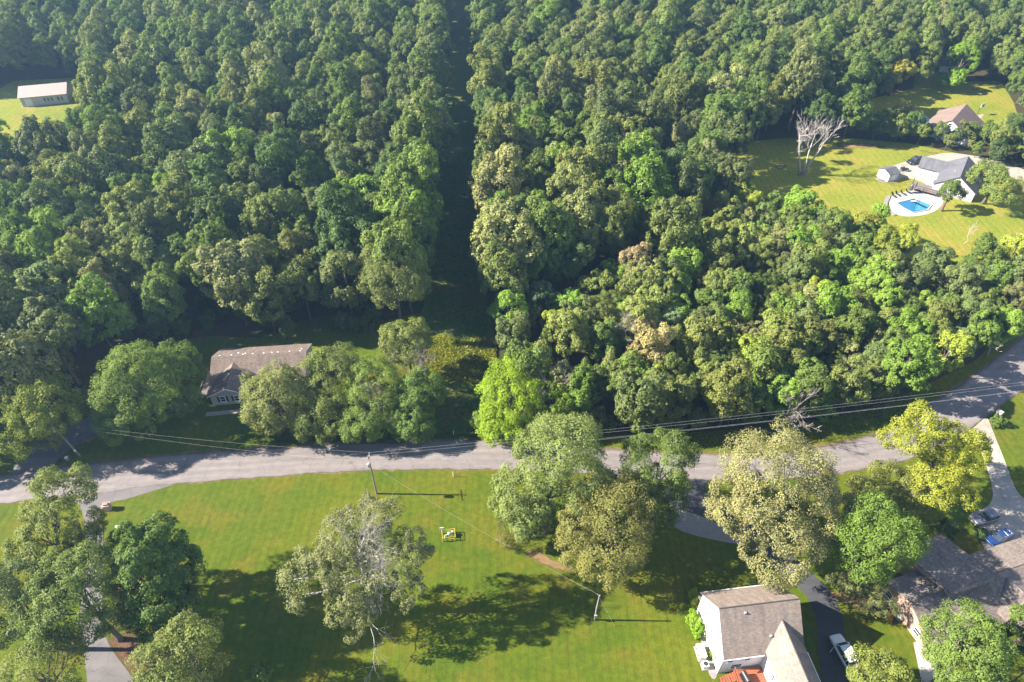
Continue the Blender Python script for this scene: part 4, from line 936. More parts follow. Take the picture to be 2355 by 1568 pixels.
# ---------------------------------------------------------------- poles and wires
PB = G(866, 1135); P1 = Vector((PB.x, PB.y, 0))
UP_ = empty('utility_pole', tuple(P1), 0, 'timber utility pole with crossarm and grey transformer at the lawn edge', 'utility pole')
MB().tube([(0, 0, -.3), (0, 0, 5), (0, 0, 10.6)], [.17, .15, .11], 10).build('pole', M['wood_pole'], UP_)
ca = R_(100)
cdir = Vector((math.cos(ca), math.sin(ca), 0))
xo = MB().tube([tuple(cdir * -1.15 + Vector((.13, 0, 9.9))), tuple(cdir * 1.15 + Vector((.13, 0, 9.9)))], .075, 4).build('crossarm', M['wood_pole'], UP_)
for d in (-1.0, -.35, .4, 1.0): MB().tube([tuple(cdir * d + Vector((.13, 0, 9.96))), tuple(cdir * d + Vector((.13, 0, 10.22)))], [.05, .03], 6).build('insulator', M['white_metal'], xo)
for s in (-1, 1): MB().tube([tuple(cdir * (s * .7) + Vector((.17, 0, 9.86))), (.14, 0, 9.2)], .025, 4).build('brace', M['galv'], UP_)
tr = MB().tube([(-.12, -.42, 8.15), (-.12, -.42, 8.2), (-.12, -.42, 9.0), (-.12, -.42, 9.08)], [.22, .27, .27, .2], 12).build('transformer', M['galv'], UP_)
MB().tube([(-.12, -.42, 9.08), (-.12, -.42, 9.35)], [.05, .03], 6).build('bushing', M['white_metal'], tr); boxpart('bracket', UP_, -.16, -.08, -.25, -.1, 8.4, 8.9, 'galv')
# pole out of the frame to which the line runs on
end = G(2560, 862, 10.0); P3 = Vector((end.x, end.y, 0))
P0b = G(184, 1047); lean = Vector((-.17, .01, 1)).normalized()
LP = empty('leaning_pole', tuple(P0b), 0, 'leaning timber pole with grey transformer at the shady drive entrance', 'utility pole')
l0, l1 = Vector((0, 0, -.2)), lean * 9.2
MB().tube([tuple(l0), tuple(lean * 4.5), tuple(l1)], [.19, .17, .13], 10).build('pole', M['wood_pole'], LP)
t0 = lean * 7.2 + Vector((.05, -.38, 0))
MB().tube([tuple(t0), tuple(t0 + lean * .05), tuple(t0 + lean * .95), tuple(t0 + lean * 1.02)], [.22, .27, .27, .2], 12).build('transformer', M['galv'], LP)
MB().tube([tuple(lean * 7.9), tuple(lean * 8.1 + Vector((1.0, .2, .25))), tuple(lean * 8.1 + Vector((1.7, .3, .2)))], .045, 6).build('lamp_arm', M['galv'], LP)
MB().tube([tuple(lean * 8.1 + Vector((1.6, .28, .2))), tuple(lean * 8.1 + Vector((2.1, .36, .15)))], [.07, .12], 8).build('lamp_head', M['galv'], LP)
boxpart('meter_box', LP, -.28, -.02, -.3, -.12, 1.4, 1.9, 'white_metal')
EP = empty('far_utility_pole', tuple(P3), 0, 'timber utility pole where the wires run on beside the road bend', 'utility pole')
MB().tube([(0, 0, -.3), (0, 0, 10.6)], [.17, .11], 8).build('pole', M['wood_pole'], EP); MB().tube([tuple(cdir * -1.15 + Vector((.1, 0, 9.9))), tuple(cdir * 1.15 + Vector((.1, 0, 9.9)))], .07, 4).build('crossarm', M['wood_pole'], EP)
def wire(a, b, sag, r, label, group=None):
    a, b = Vector(a), Vector(b); n = 22
    pts = [a + (b - a) * (i / n) - Vector((0, 0, sag * 4 * (i / n) * (1 - i / n))) for i in range(n + 1)]
    o = MB().tube(pts, r, 4).build('overhead_wire', M['wire']); return tag(o, label, 'wire', group)
for d in (-1.0, .4, 1.0):
    wire(P1 + cdir * d + Vector((.13, 0, 10.2)), P3 + cdir * d + Vector((.1, 0, 10.1)), 1.1, .012, 'pale power wire strung from the crossarm pole along the road to the bend', 'road power wires')
wire(P1 + Vector((0, .15, 9.2)), P3 + Vector((0, .1, 8.8)), 1.2, .012, 'low neutral wire strung beneath the power wires along the road')
for d in (-1.0, 1.0):
    wire(P1 + cdir * d + Vector((.13, 0, 10.2)), P0b + l1 + Vector((0, d * .2, -.1)), .9, .007, 'thin wire strung between the crossarm pole and the leaning pole', 'wires to the leaning pole')
for d in (0, .5): wire(P0b + l1 + Vector((0, d, -.2)), P0b + Vector((-60, -6 + d * 2, 8.8)), 1.0, .011, 'thin wire running on from the leaning pole past the drive', 'wires beyond the leaning pole')
SPb = G(1367, 1425)
SP = empty('service_pole', tuple(SPb), 0, 'bare pale service pole standing alone on the lawn', 'utility pole')
MB().tube([(0, 0, -.3), (0, 0, 4), (.1, 0, 7.6)], [.14, .13, .10], 10).build('pole', M['bark_grey'], SP)
MB().tube([(.1, 0, 7.4), (-.25, .25, 7.45)], .03, 5).build('hook', M['galv'], SP)
boxpart('meter_box', SP, -.2, .2, -.3, -.13, 1.3, 1.9, 'galv')
MB().tube([(.1, 0, 6.9), (2.9, -1.0, 0)], .012, 4).build('guy_wire', M['wire'], SP); MB().tube([(2.9, -1.0, 0), (2.45, -.84, 1.15)], .035, 5).build('guy_guard', M['yellow'], SP)
wire(P1 + Vector((.1, -.2, 8.6)), SPb + Vector((-.1, .2, 7.45)), 1.0, .007, 'twisted service wire from the crossarm pole to the bare pole on the lawn')

# ---------------------------------------------------------------- small things by the road
BM = empty('brick_mailbox', tuple(G(250, 1170)), R_(12), 'brown brick pillar mailbox beside the lower drive mouth', 'mailbox')
boxpart('pillar', BM, -.5, .5, -.42, .42, 0, 1.25, 'brick'); boxpart('side_pier', BM, -1.0, -.503, -.35, .35, 0, .85, 'brick'); boxpart('cap', BM, -.56, .56, -.48, .48, 1.25, 1.33, 'brick_pale')
boxpart('mailbox_door', BM, -.2, .2, .42, .46, .75, 1.1, 'black'); MB().prism([(-.35, -.3), (.35, -.3), (.35, .3), (-.35, .3)], 1.33, 1.6).build('top_block', M['brick'], BM)
SM = empty('stone_mailbox', tuple(G(2291, 958)), R_(35), 'pale stone mailbox pillar behind the round clipped bush', 'mailbox')
boxpart('pillar', SM, -.42, .42, -.42, .42, 0, 1.35, 'brick_pale'); boxpart('cap', SM, -.52, .52, -.52, .52, 1.35, 1.5, 'patio'); boxpart('mailbox_door', SM, -.46, -.42, -.2, .2, .85, 1.15, 'black')
for x, y, h_, mt, lab in ((1042, 1096, 1.35, 'white_metal', 'thin white marker post on the lawn just below the road'), (1043, 1000, 1.2, 'white_metal', 'white marker post in the cleared strip just above the road')):
    e = empty('marker_post', tuple(G(x, y)), 0, lab, 'post')
    MB().tube([(0, 0, -.1), (0, 0, h_)], .06, 8).build('post', M[mt], e); MB().tube([(0, 0, h_ + .001), (0, 0, h_ + .25)], [.065, .05], 8).build('cap', M['yellow'], e)
for x, y in ((268, 1211), (275, 1212)):
    e = tag(MB().tube([(0, 0, 0), (0, 0, .1), (0, 0, .13)], [.22, .22, .15], 10).build('utility_cover', M['white_metal'], loc=tuple(G(x, y))), 'small white round utility cover in the lawn grass', 'utility cover', 'lawn utility covers')
for x, y, lab in ((156, 1057, 'short pale marker stone at the shady drive mouth'), (141, 1062, 'small dark bin at the shady drive mouth')):
    e = empty('marker_stone' if x > 150 else 'waste_bin', tuple(G(x, y)), .3, lab, 'marker' if x > 150 else 'bin')
    boxpart('body', e, -.25, .25, -.25, .25, 0, .7, 'gravel' if x > 150 else 'shutter', .05); boxpart('lid', e, -.28, .28, -.28, .28, .7, .77, 'white_metal' if x > 150 else 'shutter', .02)
# yellow-railed gas regulator
GS = empty('gas_regulator', tuple(G(1032, 1234)), R_(8), 'gas regulator pipes inside a low yellow pipe guard on the lawn', 'gas regulator')
X, Y = 1.05, .75
for (x, y) in ((-X, -Y), (X, -Y), (-X, Y), (X, Y)): MB().tube([(x, y, -.1), (x, y, 1.1)], .07, 8).build('guard_post', M['yellow'], GS)
for zz in (.55, 1.05):
    for a_, b_ in (((-X, -Y), (X, -Y)), ((X, -Y), (X, Y)), ((X, Y), (-X, Y)), ((-X, Y), (-X, -Y))): MB().tube([(*a_, zz), (*b_, zz)], .04, 7).build('guard_rail', M['yellow'], GS)
MB().tube([(-.7, -.2, -.1), (-.7, -.2, .7), (-.4, 0, .7), (.5, 0, .7), (.5, 0, -.1)], .06, 8).build('pipe', M['white_metal'], GS)
MB().tube([(.1, 0, .7), (.1, 0, .8), (.1, 0, 1.15), (.1, 0, 1.2)], [.12, .24, .24, .15], 12).build('regulator', M['galv'], GS); MB().tube([(.6, .3, .5), (.6, .3, 1.0)], .22, 10).build('meter', M['galv'], GS)
boxpart('sign', GS, -X - .35, -X + .35, Y - .03, Y + .03, 1.3, 1.8, 'white_metal'); MB().tube([(-X, Y + .06, 0), (-X, Y + .06, 1.8)], .04, 6).build('sign_post', M['white_metal'], GS)
# terrace with garden bits behind the brown-roofed house
sheet('terrace', gp([(2070, 1385), (2095, 1375), (2125, 1420), (2155, 1470), (2175, 1510), (2120, 1490), (2075, 1425)]), .05, M['terracotta'], th=.05)
sheet('terrace_apron', gp([(2100, 1478), (2120, 1470), (2150, 1520), (2150, 1600), (2125, 1600)]), .04, M['patio'], th=.04)
TB = empty('potting_bench', tuple(G(2066, 1417)), R_(35), 'metal cart of garden odds and ends on the terrace edge', 'cart')
boxpart('top', TB, -.9, .9, -.6, .6, .85, .92, 'galv', .02); boxpart('shelf', TB, -.85, .85, -.55, .55, .3, .34, 'galv')
for x in (-.8, .8):
    for y in (-.5, .5): boxpart('leg', TB, x - .04, x + .04, y - .04, y + .04, .0, .85, 'black')
for i, (x, y, s) in enumerate(((-.5, -.2, .25), (0, .15, .3), (.5, -.1, .22), (.3, .35, .18))): MB().box(x - s, x + s, y - s * .8, y + s * .8, .92, .92 + s * 1.2).build('bin', M[('white_metal', 'car_grey', 'galv', 'shutter')[i]], TB, bevel=.04)
CH = empty('garden_bench', tuple(G(2046, 1420)), R_(55), 'orange wooden slatted bench at the terrace edge', 'bench')
for i in range(4): boxpart('slat', CH, -.8, .8, -.3 + i * .16, -.17 + i * .16, .42, .46, 'orange')
for i in range(3): boxpart('back_slat', CH, -.8, .8, .36, .40, .55 + i * .16, .67 + i * .16, 'orange')
for x in (-.7, .7):
    for y in (-.25, .34): boxpart('leg', CH, x - .04, x + .04, y - .04, y + .04, 0, .42, 'orange')
BT = empty('water_tub', tuple(G(2083, 1395, .05)), .4, 'pale blue tub standing on the red terrace paving', 'tub')
MB().tube([(0, 0, 0), (0, 0, .5), (0, 0, .75), (0, 0, .78)], [.5, .62, .65, .6], 14).build('tub', M['blue_tarp'], BT); MB().tube([(0, 0, .781), (0, 0, .8)], .56, 14).build('cover', M['white_metal'], BT)

# ---------------------------------------------------------------- single trees round the lawns (own shapes)
P_ = PAL
hero('tall_lawn_tree', [(140, 1160, 13.5, 92, 4.5), (100, 1250, 10, 80, 4), (205, 1240, 9.5, 60, 3.6)], P_['olive'], 'tall olive tree with open top beside the lower driveway', 1, lob=10, base=(150, 1345), zs=1.4)
hero('broad_lawn_tree', [(185, 1365, 9.5, 122, 6.5)], (.09, .118, .03), 'broad green tree overhanging the lower driveway', 2, lob=32, per=95, size=(.26, .4), zs=1.45)
hero('edge_lawn_tree', [(40, 1390, 9.0, 105, 6.0)], P_['dull'], 'dull green tree next to the broad tree on the lower lawn', 3, lob=16, per=80, zs=1.45)
hero('dark_maple', [(340, 1262, 12.5, 76, 4.5), (365, 1310, 10.5, 92, 5.2), (375, 1375, 7.5, 92, 5.0)], (.058, .092, .018), 'dark dense maple casting the long shadow across the lawn', 4, lob=15, leaf=.32, zs=1.4)
hero('yellowing_tree', [(430, 1525, 8.5, 112, 5.5)], P_['olive'], 'olive tree with yellowing leaf tips beside the lower driveway', 5, lob=18, per=80, zs=1.35)
hero('driveway_tree', [(105, 1560, 7.0, 105, 5.0)], P_['olive'], 'low spreading tree beside the paved lower driveway', 6, lob=14, per=70, zs=1.3)
hero('lawn_sapling', [(598, 1548, 2.0, 26, 1.8)], P_['green'], 'small young tree alone on the shaded lawn', 7, lob=7, rtrunk=.08, nsub=8, per=50, leaf=.24)
# half-dead oak: leaves on one side, bare pale limbs on the other
e, lb, o = hero('half_dead_oak', [(738, 1320, 11.5, 94, 5.5), (860, 1195, 18.0, 74, 4.6), (785, 1245, 16.5, 84, 5.0), (805, 1325, 13, 84, 5.0), (945, 1270, 14.5, 60, 4.2), (805, 1405, 8.0, 78, 4.0), (928, 1350, 11.0, 56, 3.8)],
                (.125, .13, .056), 'huge half-dead oak with bare pale limbs in the middle of the lawn', 8, lob=10, keep=.9, base=(856, 1400), rtrunk=.55, barkm='bark_pale', leaf=.25, per=62, nsub=12, size=(.24, .42), nlimb=6)
rng = np.random.default_rng(5); mb = MB(); p0 = np.array([0, .2, 6.5]); top = np.array([.3, .6, 17.0])
for k in range(22):
    a = rng.uniform(-1.2, 2.0); s = rng.uniform(.15, 1); d = np.array([math.cos(a) * .9, math.sin(a) * .6, rng.uniform(.5, 1.3)])
    bare(mb, p0 + (top - p0) * s, d, rng.uniform(3.6, 5.4), rng.uniform(.09, .16), 3, rng, .9, .15, (3, 5), 5, .014)
for k in range(5): bare(mb, p0 + (top - p0) * rng.uniform(.2, .6), (rng.uniform(.3, 1), rng.uniform(-1, 0), .4), rng.uniform(4, 5.5), .1, 3, rng, .9, .1, (3, 4), 5, .013)
bare(mb, (0, 0, 5.0), (.35, -1, -.25), 6.5, .13, 3, rng, .8, -.05, (3, 4), 5, .013)
mb.build('bare_limb', M['bark_pale'], e, smooth=True)
# trees between road and lawn
hero('pale_roadside_tree', [(1285, 1045, 13.0, 118, 5.5), (1205, 1140, 9.5, 88, 4.6), (1330, 1120, 10.0, 95, 5.0), (1225, 1195, 4.0, 62, 3.0)], (.125, .15, .045), 'large pale green tree leaning over the road edge', 9, lob=16, zs=1.3)
hero('brownish_oak', [(1395, 1200, 10.0, 126, 6.5), (1385, 1268, 7.0, 98, 4.5), (1440, 1170, 9.5, 80, 5.0)], (.13, .125, .035), 'brownish green oak with drooping skirt below the pale roadside tree', 10, lob=19, zs=1.15)
hero('dark_roadside_tree', [(1515, 1070, 10.5, 94, 6.0), (1500, 1140, 7.0, 84, 4.6)], (.085, .115, .028), 'dark green tree beside the black driveway mouth', 11, lob=17, zs=1.35)
hero('low_cedar', [(1185, 1215, 2.8, 50, 2.6)], (.10, .09, .025), 'low brownish cedar skirting the pale roadside tree', 12, lob=11, rtrunk=.12, nsub=9, per=60, leaf=.24, aspect=.35, low=-.9)
hero('tan_maple', [(1790, 1105, 12.5, 138, 5.8), (1705, 1165, 9.5, 80, 4.5), (1875, 1175, 9.5, 85, 4.8), (1800, 1240, 8.0, 105, 5.0)], (.175, .165, .075), 'huge tan tinted tree between the road and the white house', 13, lob=15, per=90, zs=1.45)
hero('bright_maple', [(2005, 1235, 9.5, 102, 5.8)], (.090, .135, .022), 'bright green maple touching the tan tree above the brown roof', 14, lob=24, leaf=.28, zs=1.4)
hero('golden_tree', [(2105, 1000, 10.5, 76, 4.8), (2195, 1035, 9.5, 70, 4.6), (2170, 1105, 6.5, 84, 4.2)], (.165, .175, .020), 'yellow green tree with golden tips at the mouth of the concrete drive', 15, lob=13, per=85, leaf=.28, keep=.92, zs=1.3)
hero('olive_understorey', [(2060, 1120, 4.5, 68, 3.5), (1990, 1140, 5.0, 55, 3.5)], (.105, .115, .030), 'olive bushy tree between the golden tree and the bright maple', 16, lob=13, per=75, rtrunk=.18)
hero('back_garden_tree', [(2225, 1500, 8.0, 106, 5.4)], (.095, .135, .028), 'green tree standing in front of the brown roof wing', 17, lob=23, zs=1.3)
hero('car_side_tree', [(2035, 1585, 6.0, 92, 4.4)], (.12, .14, .03), 'yellowish green tree overhanging the white car', 18, lob=19)
hero('right_edge_tree', [(2375, 1440, 7.0, 55, 4.5)], (.09, .13, .025), 'green tree beside the brown roof far from the drive', 19, lob=14, per=90)
hero('wispy_cedar', [(2010, 1372, 4.0, 54, 3.2), (1940, 1345, 4.0, 38, 3.0)], (.10, .11, .04), 'wispy drooping evergreen between the two houses', 20, lob=11, rtrunk=.14, nsub=10, per=60, aspect=.22, leaf=.38, keep=.75)
# trees round the ranch house
hero('ranch_front_tree', [(320, 880, 12.5, 98, 6.5), (300, 945, 7.0, 88, 5)], (.095, .13, .026), 'big light green tree left of the ranch house gable', 21, lob=19, leaf=.28, zs=0.95)
hero('ranch_yard_tree', [(405, 850, 8.5, 64, 5.0), (415, 910, 6, 52, 3.5)], (.08, .115, .022), 'green tree shading the weathered deck of the ranch house', 22, lob=16, leaf=.28)
hero('drive_end_tree', [(105, 935, 9.5, 88, 4.4), (60, 990, 5.5, 80, 4)], (.12, .14, .022), 'yellowish spreading tree over the shady drive entrance', 23, lob=17, leaf=.28, zs=1.2)
hero('front_screen_tree', [(640, 915, 7.5, 88, 6.2)], (.125, .135, .045), 'rounded grey green tree covering the ranch house front', 24, lob=23, leaf=.27)
hero('screen_oak', [(765, 865, 8.0, 80, 5.5), (735, 955, 5, 75, 4.0)], (.105, .125, .032), 'olive tree in the row between ranch house and road', 25, lob=17, leaf=.27)
hero('screen_locust', [(865, 890, 7.5, 76, 5.5), (845, 970, 4.5, 62, 3.6)], (.105, .145, .03), 'feathery light green tree in the row above the road', 26, lob=16, leaf=.28, aspect=.45)
hero('strip_corner_tree', [(962, 905, 6.5, 66, 5.2), (950, 970, 4, 60, 3.2)], (.075, .115, .022), 'dark green tree at the corner of road and cleared strip', 27, lob=17, leaf=.28)
hero('strip_edge_oak', [(935, 790, 9.0, 64, 5.2)], P_['olive'], 'round olive tree beside the sunlit weeds of the cleared strip', 28, lob=20, leaf=.3)
hero('strip_tall_oak', [(905, 632, 12.0, 90, 7.5)], (.105, .12, .036), 'tall many-headed oak between ranch lawn and cleared strip', 29, lob=26, leaf=.3, zs=1.15)
hero('lime_tree', [(1175, 900, 7.5, 90, 5), (1170, 970, 4.5, 74, 3.4)], (.14, .20, .010), 'vivid lime green tree where the cleared strip meets the road', 30, lob=17, leaf=.29)
hero('lime_neighbour', [(1270, 925, 6.0, 62, 4.8)], (.115, .165, .014), 'bright green smaller tree beside the vivid lime tree', 31, lob=16, leaf=.29)
# clipped shrubs and garden plants
def shrub(name, x, y, r, h, color, label, seed, group=None, per=60):
    rng = np.random.default_rng(seed); lb = lobes_of((0, 0, h * .45), r, h * .5, 9, rng, low=-.9)
    e = empty(name, tuple(G(x, y)), 0, label, 'shrub', group)
    mb = MB()
    for k in range(4): bare(mb, (0, 0, -.05), (rng.normal() * .6, rng.normal() * .6, 1), h * .6, .04, 1, rng)
    mb.build('stems', M['bark'], e); mb_ = link('foliage', crown_mesh('foliage', [(np.array([c[0], c[1], max(c[2], r_ * .5)]), r_) for c, r_ in lb], seed, M['leaf'], 8, per, .2), e); mb_.color = (*color, 1); return e
shrub('round_bush', 2289, 976, 1.5, 2.2, P_['green'], 'round clipped bush beside the stone mailbox', 50, per=110)
shrub('gable_bush', 1600, 1432, 1.7, 2.4, (.13, .21, .012), 'lime green bush against the white gable wall', 51); shrub('gable_bush', 1606, 1455, 1.3, 1.8, (.12, .20, .012), 'smaller lime bush next to the grey utility cabinet', 52)
shrub('corner_bush', 1640, 1512, .9, 1.0, (.13, .18, .012), 'low yellow green bush at the deck corner of the white house', 53)
for x, y, lab in ((1592, 1372, 'pointed golden evergreen near the front corner of the white house'), (1597, 1392, 'pointed golden evergreen beside the lime bush at the white gable')):
    put_tree('pointed_evergreen', CEDAR, CEDAR_T, tuple(G(x, y)), .34, x, (.20, .24, .015), lab, 'evergreen')
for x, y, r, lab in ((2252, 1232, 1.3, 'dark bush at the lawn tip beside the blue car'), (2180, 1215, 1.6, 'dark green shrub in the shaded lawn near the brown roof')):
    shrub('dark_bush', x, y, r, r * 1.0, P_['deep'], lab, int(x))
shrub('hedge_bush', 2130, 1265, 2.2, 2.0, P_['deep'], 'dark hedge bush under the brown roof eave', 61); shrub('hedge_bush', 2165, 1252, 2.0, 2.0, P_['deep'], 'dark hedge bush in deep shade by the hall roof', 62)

# standing dead trees
def snag(x, y, h, label, seed, kids=9, r=.3, mat='bark_pale', lev=3, spread=.8, up=.25, lean=(0, 0), stems=1):
    rng = np.random.default_rng(seed); e = empty('dead_tree', tuple(G(x, y)), 0, label, 'dead tree'); mb = MB(); br = MB()
    for s in range(stems):
        ax = (s - (stems - 1) / 2) * .9 + lean[0]
        tip = np.array([ax * h * .3, lean[1] * h * .3 + rng.normal() * .3, h * rng.uniform(.72, .9)])
        pts = [np.array([(s - (stems - 1) / 2) * r * 1.6, 0, -.2])]; pts += [pts[0] * (1 - t) + tip * t + rng.normal(size=3) * .2 * (t < 1) for t in (.3, .6, 1)]
        mb.tube(pts, [r * 1.1, r * .9, r * .7, r * .3], 8)
        for k in range(kids):
            t = rng.uniform(.5, 1); p = pts[0] * (1 - t) + tip * t
            d = np.array([rng.normal(), rng.normal(), rng.uniform(.1, 1.2)]); bare(br, p, d, h * rng.uniform(.25, .42), r * .38, lev, rng, spread, up, (3, 4), 5, .02)
    mb.build('trunk', M[mat], e, smooth=True); br.build('branches', M['twig' if mat == 'twig' else mat], e); return e
snag(1842, 402, 15.5, 'tall bare white-limbed dead tree on the far lawn', 71, 4, .3, 'bark_pale', 3, spread=.9, up=.4, stems=3)
snag(1255, 965, 11, 'dead reddish grey tree behind the lime tree', 72, 12, .2, 'twig', 3); snag(960, 925, 10.5, 'bare twiggy dead tree in the row above the road', 73, 12, .2, 'twig', 3)
snag(880, 985, 9.5, 'bare dead stems above the feathery tree by the road', 74, 9, .18, 'twig', 3); snag(1790, 990, 10, 'leaning pale dead tree at the thicket edge above the road', 75, 9, .2, 'bark_grey', 3, lean=(.5, 0))
snag(1420, 830, 11, 'pale bare dead crown standing in the thicket', 76, 9, .2, 'bark_grey', 3); snag(2215, 560, 4.5, 'white bare sapling on the dry lawn below the pool', 77, 5, .07, 'bark_pale', 2); snag(2330, 580, 4.5, 'white bare tree at the edge of the dry lawn', 78, 5, .07, 'bark_pale', 2)
snag(2268, 818, 5.0, 'fallen pale branch hanging over the road bend', 79, 6, .14, 'bark_pale', 2, lean=(-.9, -.6))
snag(620, 640, 13, 'bare twiggy dead tree in the woods behind the ranch house', 80, 9, .18, 'twig', 3)

# trees of the far yards
hero('patio_tree', [(2188, 440, 6.0, 32, 3.2)], P_['green'], 'small green tree beside the pool house gable', 90, lob=11, per=60, leaf=.34)
hero('yard_tree', [(2268, 405, 7.0, 45, 4.0), (2300, 435, 6.0, 48, 4.0)], (.12, .15, .035), 'pale green spreading tree beside the pool house', 91, lob=11, per=60, leaf=.36)
hero('far_lime_tree', [(2215, 130, 9, 40, 5.0), (2195, 175, 5, 30, 3.5)], (.13, .21, .016), 'fresh lime green tree beyond the far lawn', 92, lob=11, per=55, leaf=.42)
hero('pale_pool_bush', [(2078, 262, 3.5, 30, 2.6)], (.17, .165, .06), 'pale olive bushy tree in front of the far pool', 94, lob=10, per=45, leaf=.4)
for x_, y_, q_ in ((2335, 240, 'green'), (2352, 200, 'olive'), (2300, 172, 'green')):
    put_tree('far_yard_tree', *VAR[x_ % 10], tuple(G(x_, y_)), .8, x_, P_[q_], 'broad ' + ('mid green' if q_ == 'green' else 'olive green') + ' tree closing the far lawn beyond the basketball hoop', 'tree', q_ + ' trees beyond the basketball hoop')
hero('far_golden_tree', [(2065, 165, 8.5, 36, 4.5)], (.21, .19, .03), 'yellow tinged tree at the edge of the far woods clearing', 93, lob=11, per=55, leaf=.42)

# ---------------------------------------------------------------- the woods
def inpoly(px, py, poly):
    ins = False; j = len(poly) - 1
    for i in range(len(poly)):
        xi, yi = poly[i]; xj, yj = poly[j]
        if (yi > py) != (yj > py) and px < (xj - xi) * (py - yi) / (yj - yi) + xi: ins = not ins
        j = i
    return ins
THICKET = [(1098, 1000), (1300, 998), (1560, 990), (1750, 975), (1900, 958), (2050, 915), (2150, 868), (2240, 830), (2300, 775), (2354, 725), (2700, 420), (2700, 640), (2354, 640), (2200, 600), (2100, 580), (1950, 530), (1840, 500), (1700, 490), (1620, 560), (1540, 640), (1300, 720), (1095, 760)]
HEDGE_FAR = [(1990, 300), (2080, 312), (2250, 316), (2360, 300), (2700, 380), (2600, 470), (2310, 385), (2200, 352), (2090, 330), (1960, 318)]
rng = random.Random(11)
STRIP_AX = (G(1055, 960), G(1060, 60))
def strip_dist(X, Y):
    a, b = STRIP_AX; t = (Y - a.y) / (b.y - a.y); return X - (a.x + (b.x - a.x) * t)
HEROES = [(o.location.x, o.location.y) for o in COL.objects if o.get('category') in ('tree',) ]
cand = []
grid = {}
def place(X, Y, dmin):
    c = 3.0; gx, gy = int(X // c), int(Y // c); k = int(dmin // c) + 1
    for i in range(gx - k, gx + k + 1):
        for j in range(gy - k, gy + k + 1):
            for (a, b) in grid.get((i, j), ()):
                if (a - X) ** 2 + (b - Y) ** 2 < dmin * dmin: return False
    grid.setdefault((gx, gy), []).append((X, Y)); return True
for (a, b) in HEROES:
    if 85 < b: place(a, b, 0)
for k in range(44):        # unbroken rows of tall trees along the cleared strip
    Y = 119 + k * 5.6 + rng.uniform(-1.8, 1.8)
    a, b = STRIP_AX; ax = a.x + (b.x - a.x) * (Y - a.y) / (b.y - a.y)
    for sd_, zone in ((-9.9, 'left'), (9.9, 'right')):
        X = ax + sd_ * rng.uniform(.93, 1.22); q = PX(X, Y)
        if zone == 'right' and q[1] > 770: continue
        if place(X, Y, 3.0): cand.append((X, Y, q[0], q[1], zone, rng.uniform(.45, 1) if zone == 'left' else rng.random()))
for _ in range(60000):
    Y = rng.uniform(70, 500); X = rng.uniform(-1, 1) * (95 + .78 * (Y - 60)) - 6
    px, py = PX(X, Y)
    if py < -170 or px < -420 or px > 2640: continue
    inL, inR = inpoly(px, py, FOREST_L) if py > -100 else px < 1050, inpoly(px, py, FOREST_R) if py > -100 else px >= 1060
    if not (inL or inR): continue
    if inR and 1500 < px < 2200 and py > 940 and not inpoly(px, py, THICKET): continue
    sd = strip_dist(X, Y)
    if abs(sd) < 9.4: continue
    if inpoly(px, py, YARD_BARN) or inpoly(px, py, YARD_POOL) or inpoly(px, py, YARD_FAR): continue
    th = inpoly(px, py, THICKET); hf = inpoly(px, py, HEDGE_FAR)
    hs = rng.random()
    if th: dm = 3.5 + 1.8 * hs
    elif hf: dm = 3.3
    else: dm = 5.6 + 2.8 * hs
    if not place(X, Y, dm): continue
    cand.append((X, Y, px, py, 'thicket' if th else 'hedge' if hf else 'left' if inL else 'right', hs))
cand.sort(key=lambda c: -F / (c[1] * cD + CAM_H * sD))
near_old = [c for c in cand if c[4] in ('left', 'right')]; rest = [c for c in cand if c[4] in ('thicket', 'hedge')]
vis = lambda c: -60 < c[2] < 2414 and c[3] > -60
LBL = {'deep': 'dark green', 'green': 'mid green', 'olive': 'olive green', 'grey': 'grey green', 'fresh': 'fresh green', 'yellow': 'yellow green', 'dull': 'dull green', 'tan': 'tan tinted', 'rust': 'rust tinted', 'blue': 'bluish green'}
def pick(zone):
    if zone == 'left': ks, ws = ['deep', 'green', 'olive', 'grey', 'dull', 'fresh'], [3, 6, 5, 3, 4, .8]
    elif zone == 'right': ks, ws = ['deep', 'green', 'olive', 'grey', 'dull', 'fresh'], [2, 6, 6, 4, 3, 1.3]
    elif zone == 'thicket': ks, ws = ['green', 'olive', 'grey', 'fresh', 'yellow', 'dull', 'tan', 'blue', 'rust'], [7, 7, 3, 4.5, 1.6, 3, .6, .6, .15]
    else: ks, ws = ['deep', 'green', 'olive'], [2, 3, 3]
    return rng.choices(ks, ws)[0]
def where(zone, X, Y, px, py):
    sd = abs(strip_dist(X, Y))
    if zone == 'left':
        if sd < 16: return 'along the shaded side of the cleared strip' if py > 420 else 'along the far shaded end of the cleared strip'
        if px < 300 and py < 470: return 'around the barn clearing'
        if px < 260 and py > 640: return 'above the shady drive entrance'
        if 250 <= px < 900 and py > 620: return 'close behind the ranch house'
        return 'deep in the woods behind the ranch house'
    if zone == 'right':
        if sd < 16: return 'along the sunny side of the cleared strip' if py > 420 else 'along the far sunny end of the cleared strip'
        if px > 1560 and py > 330: return 'beside the dead tree lawn'
        if px > 1850: return 'behind the far yards'
        return 'deep in the woods above the thicket'
    if zone == 'thicket':
        if sd < 14: return 'where the thicket meets the cleared strip'
        if py > 905 and px < 2000: return 'at the road edge of the thicket'
        if px > 2040: return 'in the thicket inside the road bend'
        if py < 640: return 'in the thicket below the pool lawn'
        return 'in the middle of the thicket' if px < 1600 else 'in the thicket above the tan tree'
    return 'in the tree row between the two far yards'
def jit(c):
    q = rng.uniform(.84, 1.22); return tuple(k * q * rng.uniform(.95, 1.05) for k in c)
n_old = n_th = 0; far = []
